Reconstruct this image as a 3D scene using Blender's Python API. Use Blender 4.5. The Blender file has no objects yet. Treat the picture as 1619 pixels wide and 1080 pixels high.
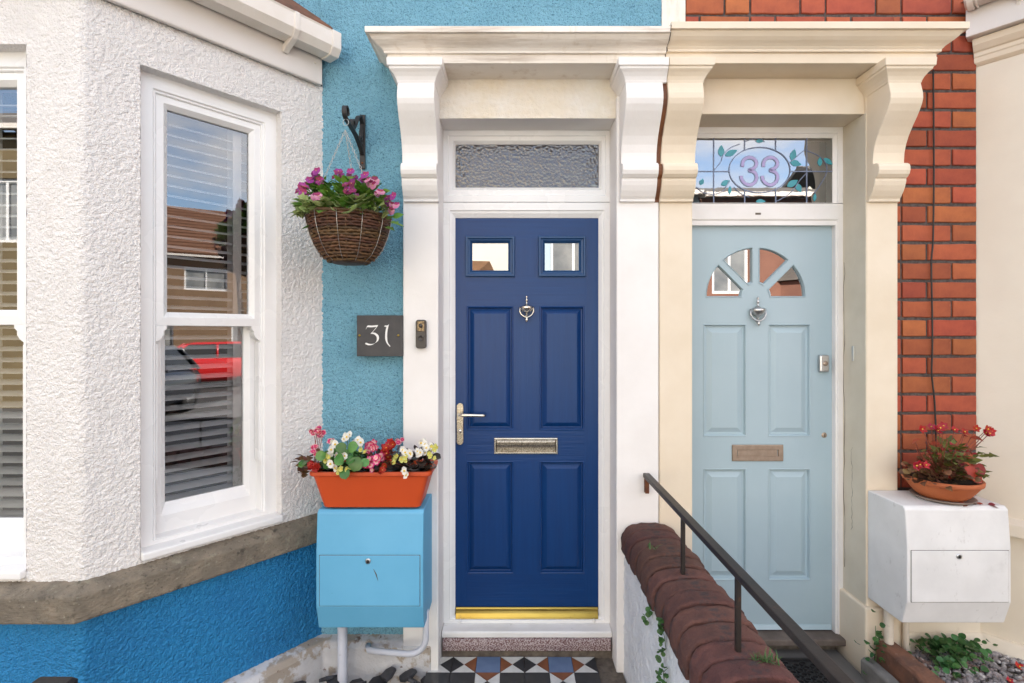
import bpy, math, random
from mathutils import Vector, Matrix, noise
from math import sin, cos, pi, radians, sqrt, atan2

random.seed(7)
scene = bpy.context.scene
COL = scene.collection

# ------------------------------------------------------------------ camera, sky, sun, exposure
EYE = 1.62                      # camera height above the ground
FOC = 809.5                     # focal length in photograph pixels (18 mm on a 36 mm wide frame)
cam_data = bpy.data.cameras.new('camera')
cam = bpy.data.objects.new('camera', cam_data)
COL.objects.link(cam)
cam_data.lens = 18.0
cam_data.sensor_width = 36.0
cam_data.shift_y = -0.008
cam_data.clip_start = 0.05
cam_data.clip_end = 800.0
cam.location = (0.0, 0.0, EYE)
cam.rotation_euler = (radians(90), 0, 0)
scene.camera = cam

SUN_EL, SUN_ROT = radians(42), radians(-14)
world = bpy.data.worlds.new('World')
scene.world = world
world.use_nodes = True
wn, wl = world.node_tree.nodes, world.node_tree.links
wn.clear()
w_out = wn.new('ShaderNodeOutputWorld')
w_bg = wn.new('ShaderNodeBackground')
w_sky = wn.new('ShaderNodeTexSky')
w_sky.sky_type = 'NISHITA'
w_sky.sun_disc = False
w_sky.sun_elevation = SUN_EL
w_sky.sun_rotation = SUN_ROT
w_sky.air_density = 1.0
w_sky.dust_density = 1.0
w_sky.ozone_density = 1.0
w_tc = wn.new('ShaderNodeTexCoord')
w_map = wn.new('ShaderNodeMapping')
w_map.inputs['Scale'].default_value = (1.6, 1.6, 4.2)
w_map.inputs['Location'].default_value = (2.3, 0.7, 0.4)
w_noise = wn.new('ShaderNodeTexNoise')
w_noise.inputs['Scale'].default_value = 1.7
w_noise.inputs['Detail'].default_value = 7
w_noise.inputs['Roughness'].default_value = 0.58
w_ramp = wn.new('ShaderNodeValToRGB')
w_ramp.color_ramp.elements[0].position = 0.40
w_ramp.color_ramp.elements[1].position = 0.62
w_mix = wn.new('ShaderNodeMix')
w_mix.data_type = 'RGBA'
w_mix.inputs[7].default_value = (5.0, 4.8, 4.65, 1)      # sunlit cloud
wl.new(w_tc.outputs['Generated'], w_map.inputs['Vector'])
wl.new(w_map.outputs['Vector'], w_noise.inputs['Vector'])
wl.new(w_noise.outputs['Fac'], w_ramp.inputs['Fac'])
wl.new(w_ramp.outputs['Color'], w_mix.inputs[0])
wl.new(w_sky.outputs['Color'], w_mix.inputs[6])
wl.new(w_mix.outputs[2], w_bg.inputs['Color'])
w_bg.inputs['Strength'].default_value = 0.11
wl.new(w_bg.outputs['Background'], w_out.inputs['Surface'])

sun_data = bpy.data.lights.new('sun', 'SUN')
sun_data.energy = 4.2
sun_data.angle = radians(0.53)
sun_data.color = (1.0, 0.93, 0.82)
sun = bpy.data.objects.new('sun', sun_data)
COL.objects.link(sun)
to_sun = Vector((sin(SUN_ROT) * cos(SUN_EL), cos(SUN_ROT) * cos(SUN_EL), sin(SUN_EL)))
sun.rotation_euler = to_sun.to_track_quat('Z', 'Y').to_euler()
sun.location = (0, 20, 20)

scene.view_settings.view_transform = 'Standard'
scene.view_settings.look = 'None'
scene.view_settings.gamma = 1.0
scene.view_settings.use_curve_mapping = False
scene.view_settings.exposure = 2.26
scene.render.engine = 'CYCLES'
scene.cycles.use_denoising = True
scene.cycles.max_bounces = 8
scene.cycles.diffuse_bounces = 4
scene.cycles.transparent_max_bounces = 12
scene.cycles.caustics_reflective = False
scene.cycles.caustics_refractive = False
scene.cycles.sample_clamp_indirect = 6.0


def X(px, y):                   # metric position of a photograph column on the plane at depth y
    return (px - 809.5) / FOC * y


def Z(py, y):
    return EYE + (527.0 - py) / FOC * y


# ------------------------------------------------------------------ materials
MATS = {}


def rgb(c):
    return (c[0], c[1], c[2], 1.0)


def mat(name, c1, c2=None, rough=0.6, metal=0.0, vscale=6.0, vstretch=(1, 1, 1), lo=0.35, hi=0.65,
        bumps=(), rand=0.0, stains_and_shade=(), spec=0.5, coat=0.0, trans=0.0, rough_var=0.0, back=False):
    """Procedural surface: two colours mixed by noise, layered stain and painted shade colours, layered bumps, per-object variation."""
    m = bpy.data.materials.new(name)
    m.use_nodes = True
    n, l = m.node_tree.nodes, m.node_tree.links
    b = n['Principled BSDF']
    b.inputs['Roughness'].default_value = rough
    b.inputs['Metallic'].default_value = metal
    b.inputs['Specular IOR Level'].default_value = spec
    b.inputs['Coat Weight'].default_value = coat
    tc = n.new('ShaderNodeTexCoord')

    def noise_tex(scale, stretch=(1, 1, 1), detail=4, rgh=0.55, off=(0, 0, 0)):
        mp = n.new('ShaderNodeMapping')
        mp.inputs['Scale'].default_value = stretch
        mp.inputs['Location'].default_value = off
        l.new(tc.outputs['Object'], mp.inputs['Vector'])
        t = n.new('ShaderNodeTexNoise')
        t.inputs['Scale'].default_value = scale
        t.inputs['Detail'].default_value = detail
        t.inputs['Roughness'].default_value = rgh
        l.new(mp.outputs['Vector'], t.inputs['Vector'])
        return t

    def ramp(sock, a, z):
        r = n.new('ShaderNodeMapRange')
        r.inputs['From Min'].default_value = a
        r.inputs['From Max'].default_value = z
        l.new(sock, r.inputs['Value'])
        return r.outputs['Result']

    def mix(fac, a, c):
        x = n.new('ShaderNodeMix')
        x.data_type = 'RGBA'
        if isinstance(fac, float):
            x.inputs[0].default_value = fac
        else:
            l.new(fac, x.inputs[0])
        for i, v in ((6, a), (7, c)):
            if isinstance(v, (tuple, list)):
                x.inputs[i].default_value = rgb(v)
            else:
                l.new(v, x.inputs[i])
        return x.outputs[2]

    col = None
    if c2 is not None:
        t = noise_tex(vscale, vstretch)
        col = mix(ramp(t.outputs['Fac'], lo, hi), c1, c2)
        if rough_var:
            rr = n.new('ShaderNodeMapRange')
            rr.inputs['To Min'].default_value = rough - rough_var
            rr.inputs['To Max'].default_value = rough + rough_var
            rr.inputs['From Min'].default_value = lo
            rr.inputs['From Max'].default_value = hi
            l.new(t.outputs['Fac'], rr.inputs['Value'])
            l.new(rr.outputs['Result'], b.inputs['Roughness'])
    for k, s in enumerate(stains_and_shade):      # (colour, scale, stretch, lo, hi, amount)
        t = noise_tex(s[1], s[2], 6, 0.65, (3.1 * k + 1.3, 5.7 * k, 2.9 * k))
        f = ramp(t.outputs['Fac'], s[3], s[4])
        mm = n.new('ShaderNodeMath')
        mm.operation = 'MULTIPLY'
        mm.inputs[1].default_value = s[5]
        l.new(f, mm.inputs[0])
        col = mix(mm.outputs[0], col if col is not None else c1, s[0])
    if rand:
        oi = n.new('ShaderNodeObjectInfo')
        hs = n.new('ShaderNodeHueSaturation')
        v = n.new('ShaderNodeMapRange')
        v.inputs['To Min'].default_value = 1 - rand
        v.inputs['To Max'].default_value = 1 + rand
        l.new(oi.outputs['Random'], v.inputs['Value'])
        l.new(v.outputs['Result'], hs.inputs['Value'])
        w = n.new('ShaderNodeMath')
        w.operation = 'MULTIPLY_ADD'
        w.inputs[1].default_value = rand * 0.12
        w.inputs[2].default_value = 0.5 - rand * 0.06
        fr = n.new('ShaderNodeMath')
        fr.operation = 'FRACT'
        ml = n.new('ShaderNodeMath')
        ml.operation = 'MULTIPLY'
        ml.inputs[1].default_value = 7.31
        l.new(oi.outputs['Random'], ml.inputs[0])
        l.new(ml.outputs[0], fr.inputs[0])
        l.new(fr.outputs[0], w.inputs[0])
        l.new(w.outputs[0], hs.inputs['Hue'])
        if col is None:
            hs.inputs['Color'].default_value = rgb(c1)
        else:
            l.new(col, hs.inputs['Color'])
        col = hs.outputs['Color']
    if col is None:
        b.inputs['Base Color'].default_value = rgb(c1)
    else:
        l.new(col, b.inputs['Base Color'])
    prev = None
    for bp in bumps:                     # (kind, scale, stretch, distance, strength)
        if bp[0] == 'voronoi':
            mp = n.new('ShaderNodeMapping')
            mp.inputs['Scale'].default_value = bp[2]
            l.new(tc.outputs['Object'], mp.inputs['Vector'])
            t = n.new('ShaderNodeTexVoronoi')
            t.feature = 'SMOOTH_F1'
            t.inputs['Scale'].default_value = bp[1]
            t.inputs['Smoothness'].default_value = 0.6
            l.new(mp.outputs['Vector'], t.inputs['Vector'])
            sock = t.outputs['Distance']
        else:
            t = noise_tex(bp[1], bp[2], 3 if bp[0] == 'noise' else 8, 0.5 if bp[0] == 'noise' else 0.65)
            sock = t.outputs['Fac']
        bn = n.new('ShaderNodeBump')
        bn.inputs['Distance'].default_value = bp[3]
        bn.inputs['Strength'].default_value = bp[4]
        if bp[0] == 'voronoi':
            bn.invert = True
        l.new(sock, bn.inputs['Height'])
        if prev is not None:
            l.new(prev, bn.inputs['Normal'])
        prev = bn.outputs['Normal']
    if prev is not None:
        l.new(prev, b.inputs['Normal'])
    if trans:
        b.inputs['Subsurface Weight'].default_value = 0.0
        out = n['Material Output']
        tr = n.new('ShaderNodeBsdfTranslucent')
        ms = n.new('ShaderNodeMixShader')
        ms.inputs[0].default_value = trans
        if col is None:
            tr.inputs['Color'].default_value = rgb(c1)
        else:
            l.new(col, tr.inputs['Color'])
        l.new(b.outputs[0], ms.inputs[1])
        l.new(tr.outputs[0], ms.inputs[2])
        l.new(ms.outputs[0], out.inputs['Surface'])
    MATS[name] = m
    return m


def glass(name, tint=(0.9, 0.95, 0.95), ior=1.9, rough=0.0, boost=0.0, bump=None, body=None, body_amt=0.0):
    """Thin pane: Fresnel mix of what lies behind and a mirror of what lies in front."""
    m = bpy.data.materials.new(name)
    m.use_nodes = True
    n, l = m.node_tree.nodes, m.node_tree.links
    n.clear()
    out = n.new('ShaderNodeOutputMaterial')
    tr = n.new('ShaderNodeBsdfTransparent')
    tr.inputs['Color'].default_value = rgb(tint)
    gl = n.new('ShaderNodeBsdfGlossy')
    gl.inputs['Roughness'].default_value = rough
    gl.inputs['Color'].default_value = (0.97, 0.98, 1, 1)
    fr = n.new('ShaderNodeFresnel')
    fr.inputs['IOR'].default_value = ior
    ad = n.new('ShaderNodeMath')
    ad.operation = 'ADD'
    ad.use_clamp = True
    ad.inputs[1].default_value = boost
    l.new(fr.outputs[0], ad.inputs[0])
    ms = n.new('ShaderNodeMixShader')
    l.new(ad.outputs[0], ms.inputs[0])
    under = tr.outputs[0]
    if body is not None:
        df = n.new('ShaderNodeBsdfDiffuse')
        df.inputs['Color'].default_value = rgb(body)
        m2 = n.new('ShaderNodeMixShader')
        m2.inputs[0].default_value = body_amt
        l.new(tr.outputs[0], m2.inputs[1])
        l.new(df.outputs[0], m2.inputs[2])
        under = m2.outputs[0]
    l.new(under, ms.inputs[1])
    l.new(gl.outputs[0], ms.inputs[2])
    if bump:
        tc = n.new('ShaderNodeTexCoord')
        t = n.new('ShaderNodeTexVoronoi')
        t.feature = 'SMOOTH_F1'
        t.inputs['Scale'].default_value = bump[0]
        l.new(tc.outputs['Object'], t.inputs['Vector'])
        bn = n.new('ShaderNodeBump')
        bn.inputs['Distance'].default_value = bump[1]
        bn.inputs['Strength'].default_value = bump[2]
        l.new(t.outputs['Distance'], bn.inputs['Height'])
        l.new(bn.outputs[0], gl.inputs['Normal'])
        l.new(bn.outputs[0], fr.inputs['Normal'])
    l.new(ms.outputs[0], out.inputs['Surface'])
    MATS[name] = m
    return m


ONE = (1, 1, 1)
ROUGHCAST = (('voronoi', 175, ONE, 0.0045, 0.8), ('fine', 330, ONE, 0.002, 0.6))
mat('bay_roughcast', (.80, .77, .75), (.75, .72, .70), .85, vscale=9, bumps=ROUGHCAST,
    stains_and_shade=(((.55, .45, .38), 3.0, (1, 1, .5), .60, .80, .35), ((.55, .51, .47), 150, ONE, .58, .66, .55)))  # fine second layer paints the shade between the grains into the colour
mat('blue_roughcast', (.21, .45, .575), (.18, .405, .53), .8, vscale=5, stains_and_shade=(((.035, .14, .22), 170, ONE, .55, .62, .85), ((.30, .55, .68), 150, ONE, .60, .68, .4)),  # dark specks put the shade of the render's pits into the colour
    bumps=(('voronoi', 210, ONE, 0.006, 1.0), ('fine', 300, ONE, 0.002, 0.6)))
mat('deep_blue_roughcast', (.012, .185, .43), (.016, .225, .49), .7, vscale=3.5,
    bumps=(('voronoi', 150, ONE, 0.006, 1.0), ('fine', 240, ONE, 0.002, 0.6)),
    stains_and_shade=(((.006, .085, .22), 130, ONE, .57, .66, .6), ((.09, .10, .13), 7.0, (1, 1, 1), .68, .8, .5)))  # first layer is pit shade, painted as fine dark specks
mat('wall_white_roughcast', (.74, .75, .77), (.66, .67, .69), .85, vscale=8,
    bumps=(('voronoi', 120, ONE, 0.005, 0.8), ('fine', 260, ONE, 0.002, 0.6)))
mat('lintel_roughcast', (.82, .77, .70), (.78, .70, .58), .85, vscale=7,
    bumps=(('voronoi', 160, ONE, 0.003, 0.6), ('fine', 300, ONE, 0.0015, 0.5)),
    stains_and_shade=(((.68, .52, .28), 4.0, (.6, 1, 1.5), .52, .75, .35),))
mat('white_masonry', (.84, .81, .785), (.80, .765, .735), .62, vscale=5,
    bumps=(('fine', 14, ONE, 0.002, 0.5), ('fine', 90, ONE, 0.0008, 0.5)),
    stains_and_shade=(((.42, .36, .30), 9, (1, 1, .3), .69, .80, .45),))
mat('cornice_white', (.86, .80, .725), (.80, .725, .63), .62, vscale=5, vstretch=(.4, 1, 2),
    bumps=(('fine', 16, ONE, 0.003, 0.5), ('fine', 90, ONE, 0.001, 0.6)),
    stains_and_shade=(((.34, .24, .15), 7, (.25, 1, 3.5), .52, .72, .7), ((.50, .38, .26), 16, (1, 1, .25), .56, .76, .5), ((.2, .17, .13), 45, (1, 1, 1), .70, .8, .6)))
mat('cream_masonry', (.80, .69, .545), (.745, .63, .48), .6, vscale=4,
    bumps=(('fine', 14, ONE, 0.002, 0.5), ('fine', 90, ONE, 0.0008, 0.5)),
    stains_and_shade=(((.45, .34, .22), 9, (1, 1, .3), .68, .8, .4),))
mat('cream_reveal', (.66, .60, .49), (.60, .54, .43), .7, vscale=6,
    bumps=(('fine', 20, ONE, 0.003, 0.6), ('fine', 120, ONE, 0.001, 0.6)))
mat('pale_cream_masonry', (.80, .715, .59), (.75, .66, .54), .7, vscale=3,
    bumps=(('fine', 18, ONE, 0.002, 0.5), ('fine', 110, ONE, 0.001, 0.5)),
    stains_and_shade=(((.45, .35, .25), 6, (1, 1, .4), .68, .8, .4),))
mat('upvc', (.84, .83, .82), (.81, .795, .78), .28, vscale=3, rough_var=.06)
mat('upvc_dirty', (.80, .78, .77), (.72, .70, .68), .4, vscale=8,
    stains_and_shade=(((.25, .2, .15), 16, (1, 1, 1), .66, .76, .6),))
mat('white_gloss_wood', (.82, .79, .77), (.77, .74, .71), .35, vscale=6, bumps=(('fine', 40, (1, 1, .1), 0.001, 0.4),))
mat('fascia_plastic', (.74, .69, .65), (.70, .65, .605), .38, vscale=3, stains_and_shade=(((.5, .42, .35), 4, (1, 1, .5), .6, .8, .4),))
mat('gutter_plastic', (.82, .76, .70), (.75, .68, .60), .35, vscale=6, stains_and_shade=(((.35, .27, .2), 14, (1, 1, 1), .66, .8, .5),))
mat('sill_stone', (.255, .21, .155), (.155, .13, .10), .9, vscale=14,
    bumps=(('fine', 60, ONE, 0.007, 0.8), ('fine', 200, ONE, 0.003, 0.8)),
    stains_and_shade=(((.36, .34, .25), 14, ONE, .58, .7, .6), ((.045, .04, .03), 20, ONE, .58, .70, .8), ((.05, .045, .035), 75, ONE, .58, .68, .7), ((.40, .37, .30), 60, ONE, .64, .70, .6)))
mat('plinth_peeling', (.62, .605, .61), (.50, .485, .49), .85, vscale=7,
    bumps=(('fine', 30, ONE, 0.006, 0.7), ('fine', 120, ONE, 0.002, 0.6)),
    stains_and_shade=(((.34, .27, .20), 8, ONE, .52, .58, .85), ((.13, .06, .035), 26, ONE, .64, .69, .8)))
mat('dark_mortar', (.07, .055, .05), (.13, .105, .095), .95, vscale=60, bumps=(('fine', 160, ONE, 0.004, 0.8),))
mat('red_brick', (.42, .105, .040), (.32, .075, .032), .8, vscale=14, rand=.18,
    bumps=(('fine', 40, ONE, 0.002, 0.5), ('fine', 260, ONE, 0.001, 0.6)),
    stains_and_shade=(((.60, .22, .11), 16, ONE, .62, .76, .5), ((.16, .04, .03), 22, ONE, .66, .76, .5)))
mat('coping_brick', (.135, .050, .038), (.075, .030, .026), .8, vscale=16, rand=.25,
    bumps=(('fine', 45, ONE, 0.009, 0.8), ('fine', 170, ONE, 0.004, 0.8)),
    stains_and_shade=(((.035, .03, .032), 18, ONE, .54, .66, .8), ((.30, .27, .24), 60, ONE, .70, .74, .6)))
mat('blue_door_vertical', (.002, .037, .150), (.002, .032, .134), .34, spec=.35, vscale=30, vstretch=(2, 1, .1),
    bumps=(('noise', 70, (1.6, 1, .06), 0.0018, 0.55), ('fine', 200, (1.5, 1, .1), 0.0006, 0.5)),
    stains_and_shade=(((.10, .12, .2), 90, ONE, .76, .79, .5),))
mat('blue_door_horizontal', (.002, .037, .150), (.002, .032, .134), .34, spec=.35, vscale=30, vstretch=(.1, 1, 2),
    bumps=(('noise', 70, (.06, 1, 1.6), 0.0018, 0.55), ('fine', 200, (.1, 1, 1.5), 0.0006, 0.5)),
    stains_and_shade=(((.10, .12, .2), 90, ONE, .76, .79, .5),))
mat('blue_door_trim', (.010, .055, .155), (.010, .050, .145), .35, vscale=8)
mat('pale_door', (.385, .49, .54), (.365, .47, .52), .38, vscale=4,
    bumps=(('noise', 60, (1.5, 1, .05), 0.0006, 0.4),))
mat('chrome', (.76, .71, .62), (.66, .60, .50), .2, 1.0, vscale=60, bumps=(('fine', 25, ONE, 0.002, 0.4),))
mat('pitted_chrome', (.66, .58, .46), (.30, .24, .17), .3, 1.0, vscale=180, lo=.42, hi=.6, bumps=(('fine', 160, ONE, 0.002, 0.6),))
mat('satin_chrome', (.60, .60, .60), (.52, .52, .52), .3, 1.0, vscale=30)
mat('bronze', (.40, .31, .24), (.33, .25, .19), .45, .7, vscale=40)
mat('brass', (.46, .33, .085), (.36, .25, .06), .3, 1.0, vscale=30, vstretch=(.2, 1, 1),
    stains_and_shade=(((.2, .15, .06), 40, ONE, .62, .72, .6),))
mat('terrazzo', (.13, .06, .06), (.42, .35, .35), .6, vscale=170, lo=.47, hi=.53, bumps=(('fine', 120, ONE, 0.001, 0.4),))
mat('grime', (.09, .07, .055), (.16, .13, .10), .95, vscale=30, bumps=(('fine', 90, ONE, 0.008, 0.8),))
mat('step_stone', (.16, .125, .105), (.11, .085, .07), .9, vscale=14, bumps=(('fine', 60, ONE, 0.003, 0.6),))
mat('black_iron', (.014, .013, .013), (.022, .019, .018), .5, .0, vscale=30, bumps=(('fine', 120, ONE, 0.0012, 0.5),))
mat('rail_paint', (.026, .019, .016), (.014, .011, .010), .45, .0, vscale=18, bumps=(('fine', 90, ONE, 0.001, 0.5),),
    stains_and_shade=(((.12, .05, .025), 26, ONE, .62, .72, .7),))
mat('rust', (.16, .055, .02), (.09, .03, .015), .9, vscale=60)
mat('meter_blue', (.135, .42, .64), (.115, .385, .60), .5, vscale=4,
    bumps=(('noise', 70, (.05, 1, 1.5), 0.0006, 0.4), ('fine', 90, ONE, 0.0004, 0.5)),
    stains_and_shade=(((.03, .12, .19), 60, (1, 1, 1), .70, .74, .6),))
mat('meter_white', (.78, .765, .75), (.70, .685, .67), .5, vscale=6, bumps=(('fine', 40, ONE, 0.0008, 0.5),),
    stains_and_shade=(((.26, .22, .19), 26, (1, 1, .6), .62, .76, .4), ((.35, .32, .3), 5, ONE, .6, .8, .3)))
mat('lilac_pipe', (.60, .61, .67), (.53, .54, .60), .5, vscale=8, stains_and_shade=(((.3, .27, .25), 20, ONE, .62, .75, .5),))
mat('cream_pipe', (.72, .64, .53), (.62, .54, .44), .6, vscale=8, stains_and_shade=(((.25, .2, .15), 14, ONE, .6, .75, .5),))
mat('orange_plastic', (.56, .075, .014), (.52, .066, .012), .4, vscale=4, bumps=(('fine', 30, ONE, 0.0008, 0.4),))
mat('terracotta', (.50, .145, .05), (.42, .11, .038), .75, vscale=12, bumps=(('fine', 90, ONE, 0.001, 0.5),),
    stains_and_shade=(((.62, .46, .34), 10, ONE, .56, .72, .5),))
mat('saucer_clay', (.28, .22, .18), (.2, .15, .12), .8, vscale=14)
mat('soil', (.03, .02, .014), (.055, .037, .026), 1.0, vscale=40, bumps=(('fine', 90, ONE, 0.01, 0.9),))
mat('slate', (.058, .054, .054), (.042, .040, .042), .6, vscale=14, bumps=(('fine', 60, (1, 1, .4), 0.0012, 0.5),))
mat('white_paint', (.82, .81, .79), None, .5)
mat('brown_plastic', (.045, .036, .030), (.035, .028, .024), .4, vscale=30)
mat('brown_gloss', (.05, .04, .03), None, .08)
mat('lens_gold', (.20, .15, .09), (.05, .04, .03), .25, .8, vscale=130)
mat('black_cable', (.018, .016, .015), None, .5)
mat('slat_white', (.86, .91, .94), (.84, .89, .92), .4, vscale=4)
mat('tape_white', (.74, .75, .74), None, .8)
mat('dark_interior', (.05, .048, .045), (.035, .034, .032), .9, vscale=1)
mat('lead', (.15, .18, .27), (.21, .25, .36), .5, .1, vscale=60)
mat('leaf_glass', (.04, .25, .30), (.06, .32, .38), .2, vscale=20)
mat('lilac_glass', (.37, .31, .56), (.42, .35, .62), .25, vscale=30)
mat('oak_strip', (.20, .07, .022), (.09, .03, .012), .6, vscale=14, vstretch=(2, 1, .3), bumps=(('fine', 60, (2, 1, .3), 0.003, 0.6),))
mat('wicker_dark', (.055, .025, .011), (.135, .062, .024), .6, vscale=40, vstretch=(1, 1, 3), rand=.35, bumps=(('fine', 220, ONE, 0.001, 0.6),))
mat('wire', (.55, .53, .5), None, .35, 1.0)
mat('leaf_green', (.11, .235, .03), (.19, .345, .055), .45, vscale=25, rand=.35, trans=.25)
mat('leaf_pale', (.46, .50, .22), (.20, .31, .07), .5, vscale=70, rand=.3, trans=.25)
mat('leaf_begonia', (.055, .17, .033), (.10, .24, .05), .35, vscale=25, rand=.3, trans=.2)
mat('leaf_dark', (.030, .026, .020), (.055, .034, .026), .3, vscale=30, rand=.4, trans=.1)
mat('leaf_bronze', (.14, .06, .03), (.19, .10, .04), .5, vscale=30, rand=.5, trans=.2)
mat('leaf_olive', (.16, .17, .035), (.10, .12, .03), .5, vscale=30, rand=.35, trans=.25)
mat('leaf_red', (.35, .025, .018), (.24, .02, .016), .5, vscale=30, rand=.3, trans=.2)
mat('leaf_weed', (.05, .13, .03), (.08, .17, .04), .5, vscale=30, rand=.3, trans=.2)
mat('leaf_ground', (.035, .12, .03), (.06, .16, .04), .5, vscale=30, rand=.35, trans=.2)
mat('stem_green', (.09, .14, .035), None, .6)
mat('stem_red', (.22, .05, .03), None, .6)
mat('petal_purple', (.36, .05, .27), (.20, .02, .16), .6, vscale=40, rand=.3, trans=.2)
mat('petal_magenta', (.36, .03, .13), (.18, .012, .07), .6, vscale=40, rand=.3, trans=.2)
mat('petal_cream', (.72, .42, .50), (.50, .10, .26), .6, trans=.2)
mat('petal_white', (.83, .81, .76), (.80, .76, .66), .6, vscale=30, rand=.06, trans=.2)
mat('petal_pink', (.66, .05, .19), (.56, .035, .15), .6, vscale=30, rand=.2, trans=.2)
mat('petal_blush', (.80, .36, .40), (.80, .52, .50), .6, vscale=30, rand=.15, trans=.2)
mat('petal_red', (.42, .006, .008), (.33, .005, .007), .5, vscale=30, rand=.2, trans=.15)
mat('petal_lime', (.62, .62, .18), None, .6, trans=.2)
mat('petal_yellow', (.75, .50, .05), None, .6)
mat('tile_black', (.022, .024, .027), (.032, .034, .038), .35, vscale=18)
mat('tile_white', (.66, .65, .62), (.56, .55, .52), .4, vscale=18, stains_and_shade=(((.25, .21, .17), 30, ONE, .6, .75, .5),))
mat('tile_brown', (.24, .085, .035), (.18, .065, .03), .45, vscale=18)
mat('tile_blue', (.10, .155, .27), (.13, .19, .31), .45, vscale=18)
mat('slate_chip', (.020, .021, .026), (.036, .036, .042), .5, vscale=30, rand=.3, bumps=(('fine', 90, ONE, 0.002, 0.6),))
mat('pebble', (.33, .30, .30), (.17, .15, .15), .7, vscale=14, lo=.42, hi=.58, stains_and_shade=(((.20, .10, .07), 9, ONE, .55, .62, .8), ((.62, .60, .58), 17, ONE, .56, .62, .8)))
mat('kerb_clay', (.22, .095, .055), (.12, .06, .042), .9, vscale=16, bumps=(('fine', 60, ONE, 0.006, 0.7), ('fine', 200, ONE, 0.002, 0.6)),
    stains_and_shade=(((.30, .24, .2), 50, ONE, .62, .7, .6),))
mat('kerb_stone', (.23, .215, .20), (.15, .14, .13), .9, vscale=14, bumps=(('fine', 60, ONE, 0.005, 0.7),))
mat('rubber', (.014, .013, .014), (.022, .02, .02), .5, vscale=30)
mat('concrete', (.13, .12, .11), (.095, .09, .085), .9, vscale=3, bumps=(('fine', 40, ONE, 0.003, 0.5),))
mat('paving', (.105, .10, .097), (.08, .077, .075), .9, vscale=2, bumps=(('fine', 60, ONE, 0.002, 0.5),))
mat('asphalt', (.038, .037, .037), (.030, .030, .030), .9, vscale=3, bumps=(('fine', 120, ONE, 0.004, 0.6),))
mat('black_wood', (.012, .012, .013), (.02, .02, .021), .45, vscale=14, bumps=(('fine', 60, (2, 2, .2), 0.001, 0.5),))
mat('roof_brown', (.22, .105, .05), (.15, .07, .035), .9, vscale=8, rand=.2, bumps=(('fine', 60, ONE, 0.006, 0.7),),
    stains_and_shade=(((.06, .055, .02), 22, ONE, .55, .66, .8),))
mat('roof_grey', (.10, .085, .075), (.13, .115, .10), .8, vscale=4, bumps=(('noise', 5, (.2, 1, 3), 0.02, 0.6),))
mat('tan_render', (.27, .17, .10), (.23, .145, .085), .9, vscale=1)
mat('yellow_render', (.19, .14, .07), (.15, .11, .055), .9, vscale=1)
mat('cream_render', (.74, .68, .58), (.70, .64, .54), .9, vscale=1)
mat('palepink_render', (.72, .66, .62), (.68, .62, .58), .9, vscale=1)
mat('paleblue_render', (.50, .60, .66), (.47, .57, .63), .9, vscale=1)
mat('brick_far', (.27, .125, .085), (.22, .10, .07), .9, vscale=3, bumps=(('noise', 12, (.4, 1, 3), 0.01, 0.5),))
mat('car_red', (.55, .014, .014), None, .25, coat=.6)
mat('car_dark', (.02, .022, .03), None, .25, coat=.6)
mat('tyre', (.02, .02, .02), None, .8)
mat('alloy', (.5, .5, .5), None, .35, .9)
mat('lamp_glass', (.7, .7, .68), None, .15)
mat('tree_leaf_purple', (.05, .018, .022), (.035, .014, .018), .6, vscale=4)
mat('bark', (.08, .055, .04), (.12, .09, .07), .9, vscale=8)
mat('far_pane', (.16, .17, .18), (.32, .32, .31), .1, vscale=1.5)
glass('window_glass', ior=1.9, boost=.10, tint=(.99, .98, .98))
glass('obscure_glass', tint=(.35, .38, .42), ior=1.6, rough=.02, boost=.05, bump=(85, .010, .32), body=(.085, .072, .068), body_amt=.7)
glass('door_glass', tint=(.25, .25, .25), ior=1.9, boost=.22)
glass('leaded_glass', tint=(.80, .90, .97), ior=1.9, boost=.22, rough=0.0, bump=(40, .0003, .08))
glass('car_glass', tint=(.12, .13, .14), ior=1.6, boost=.05)


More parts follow.
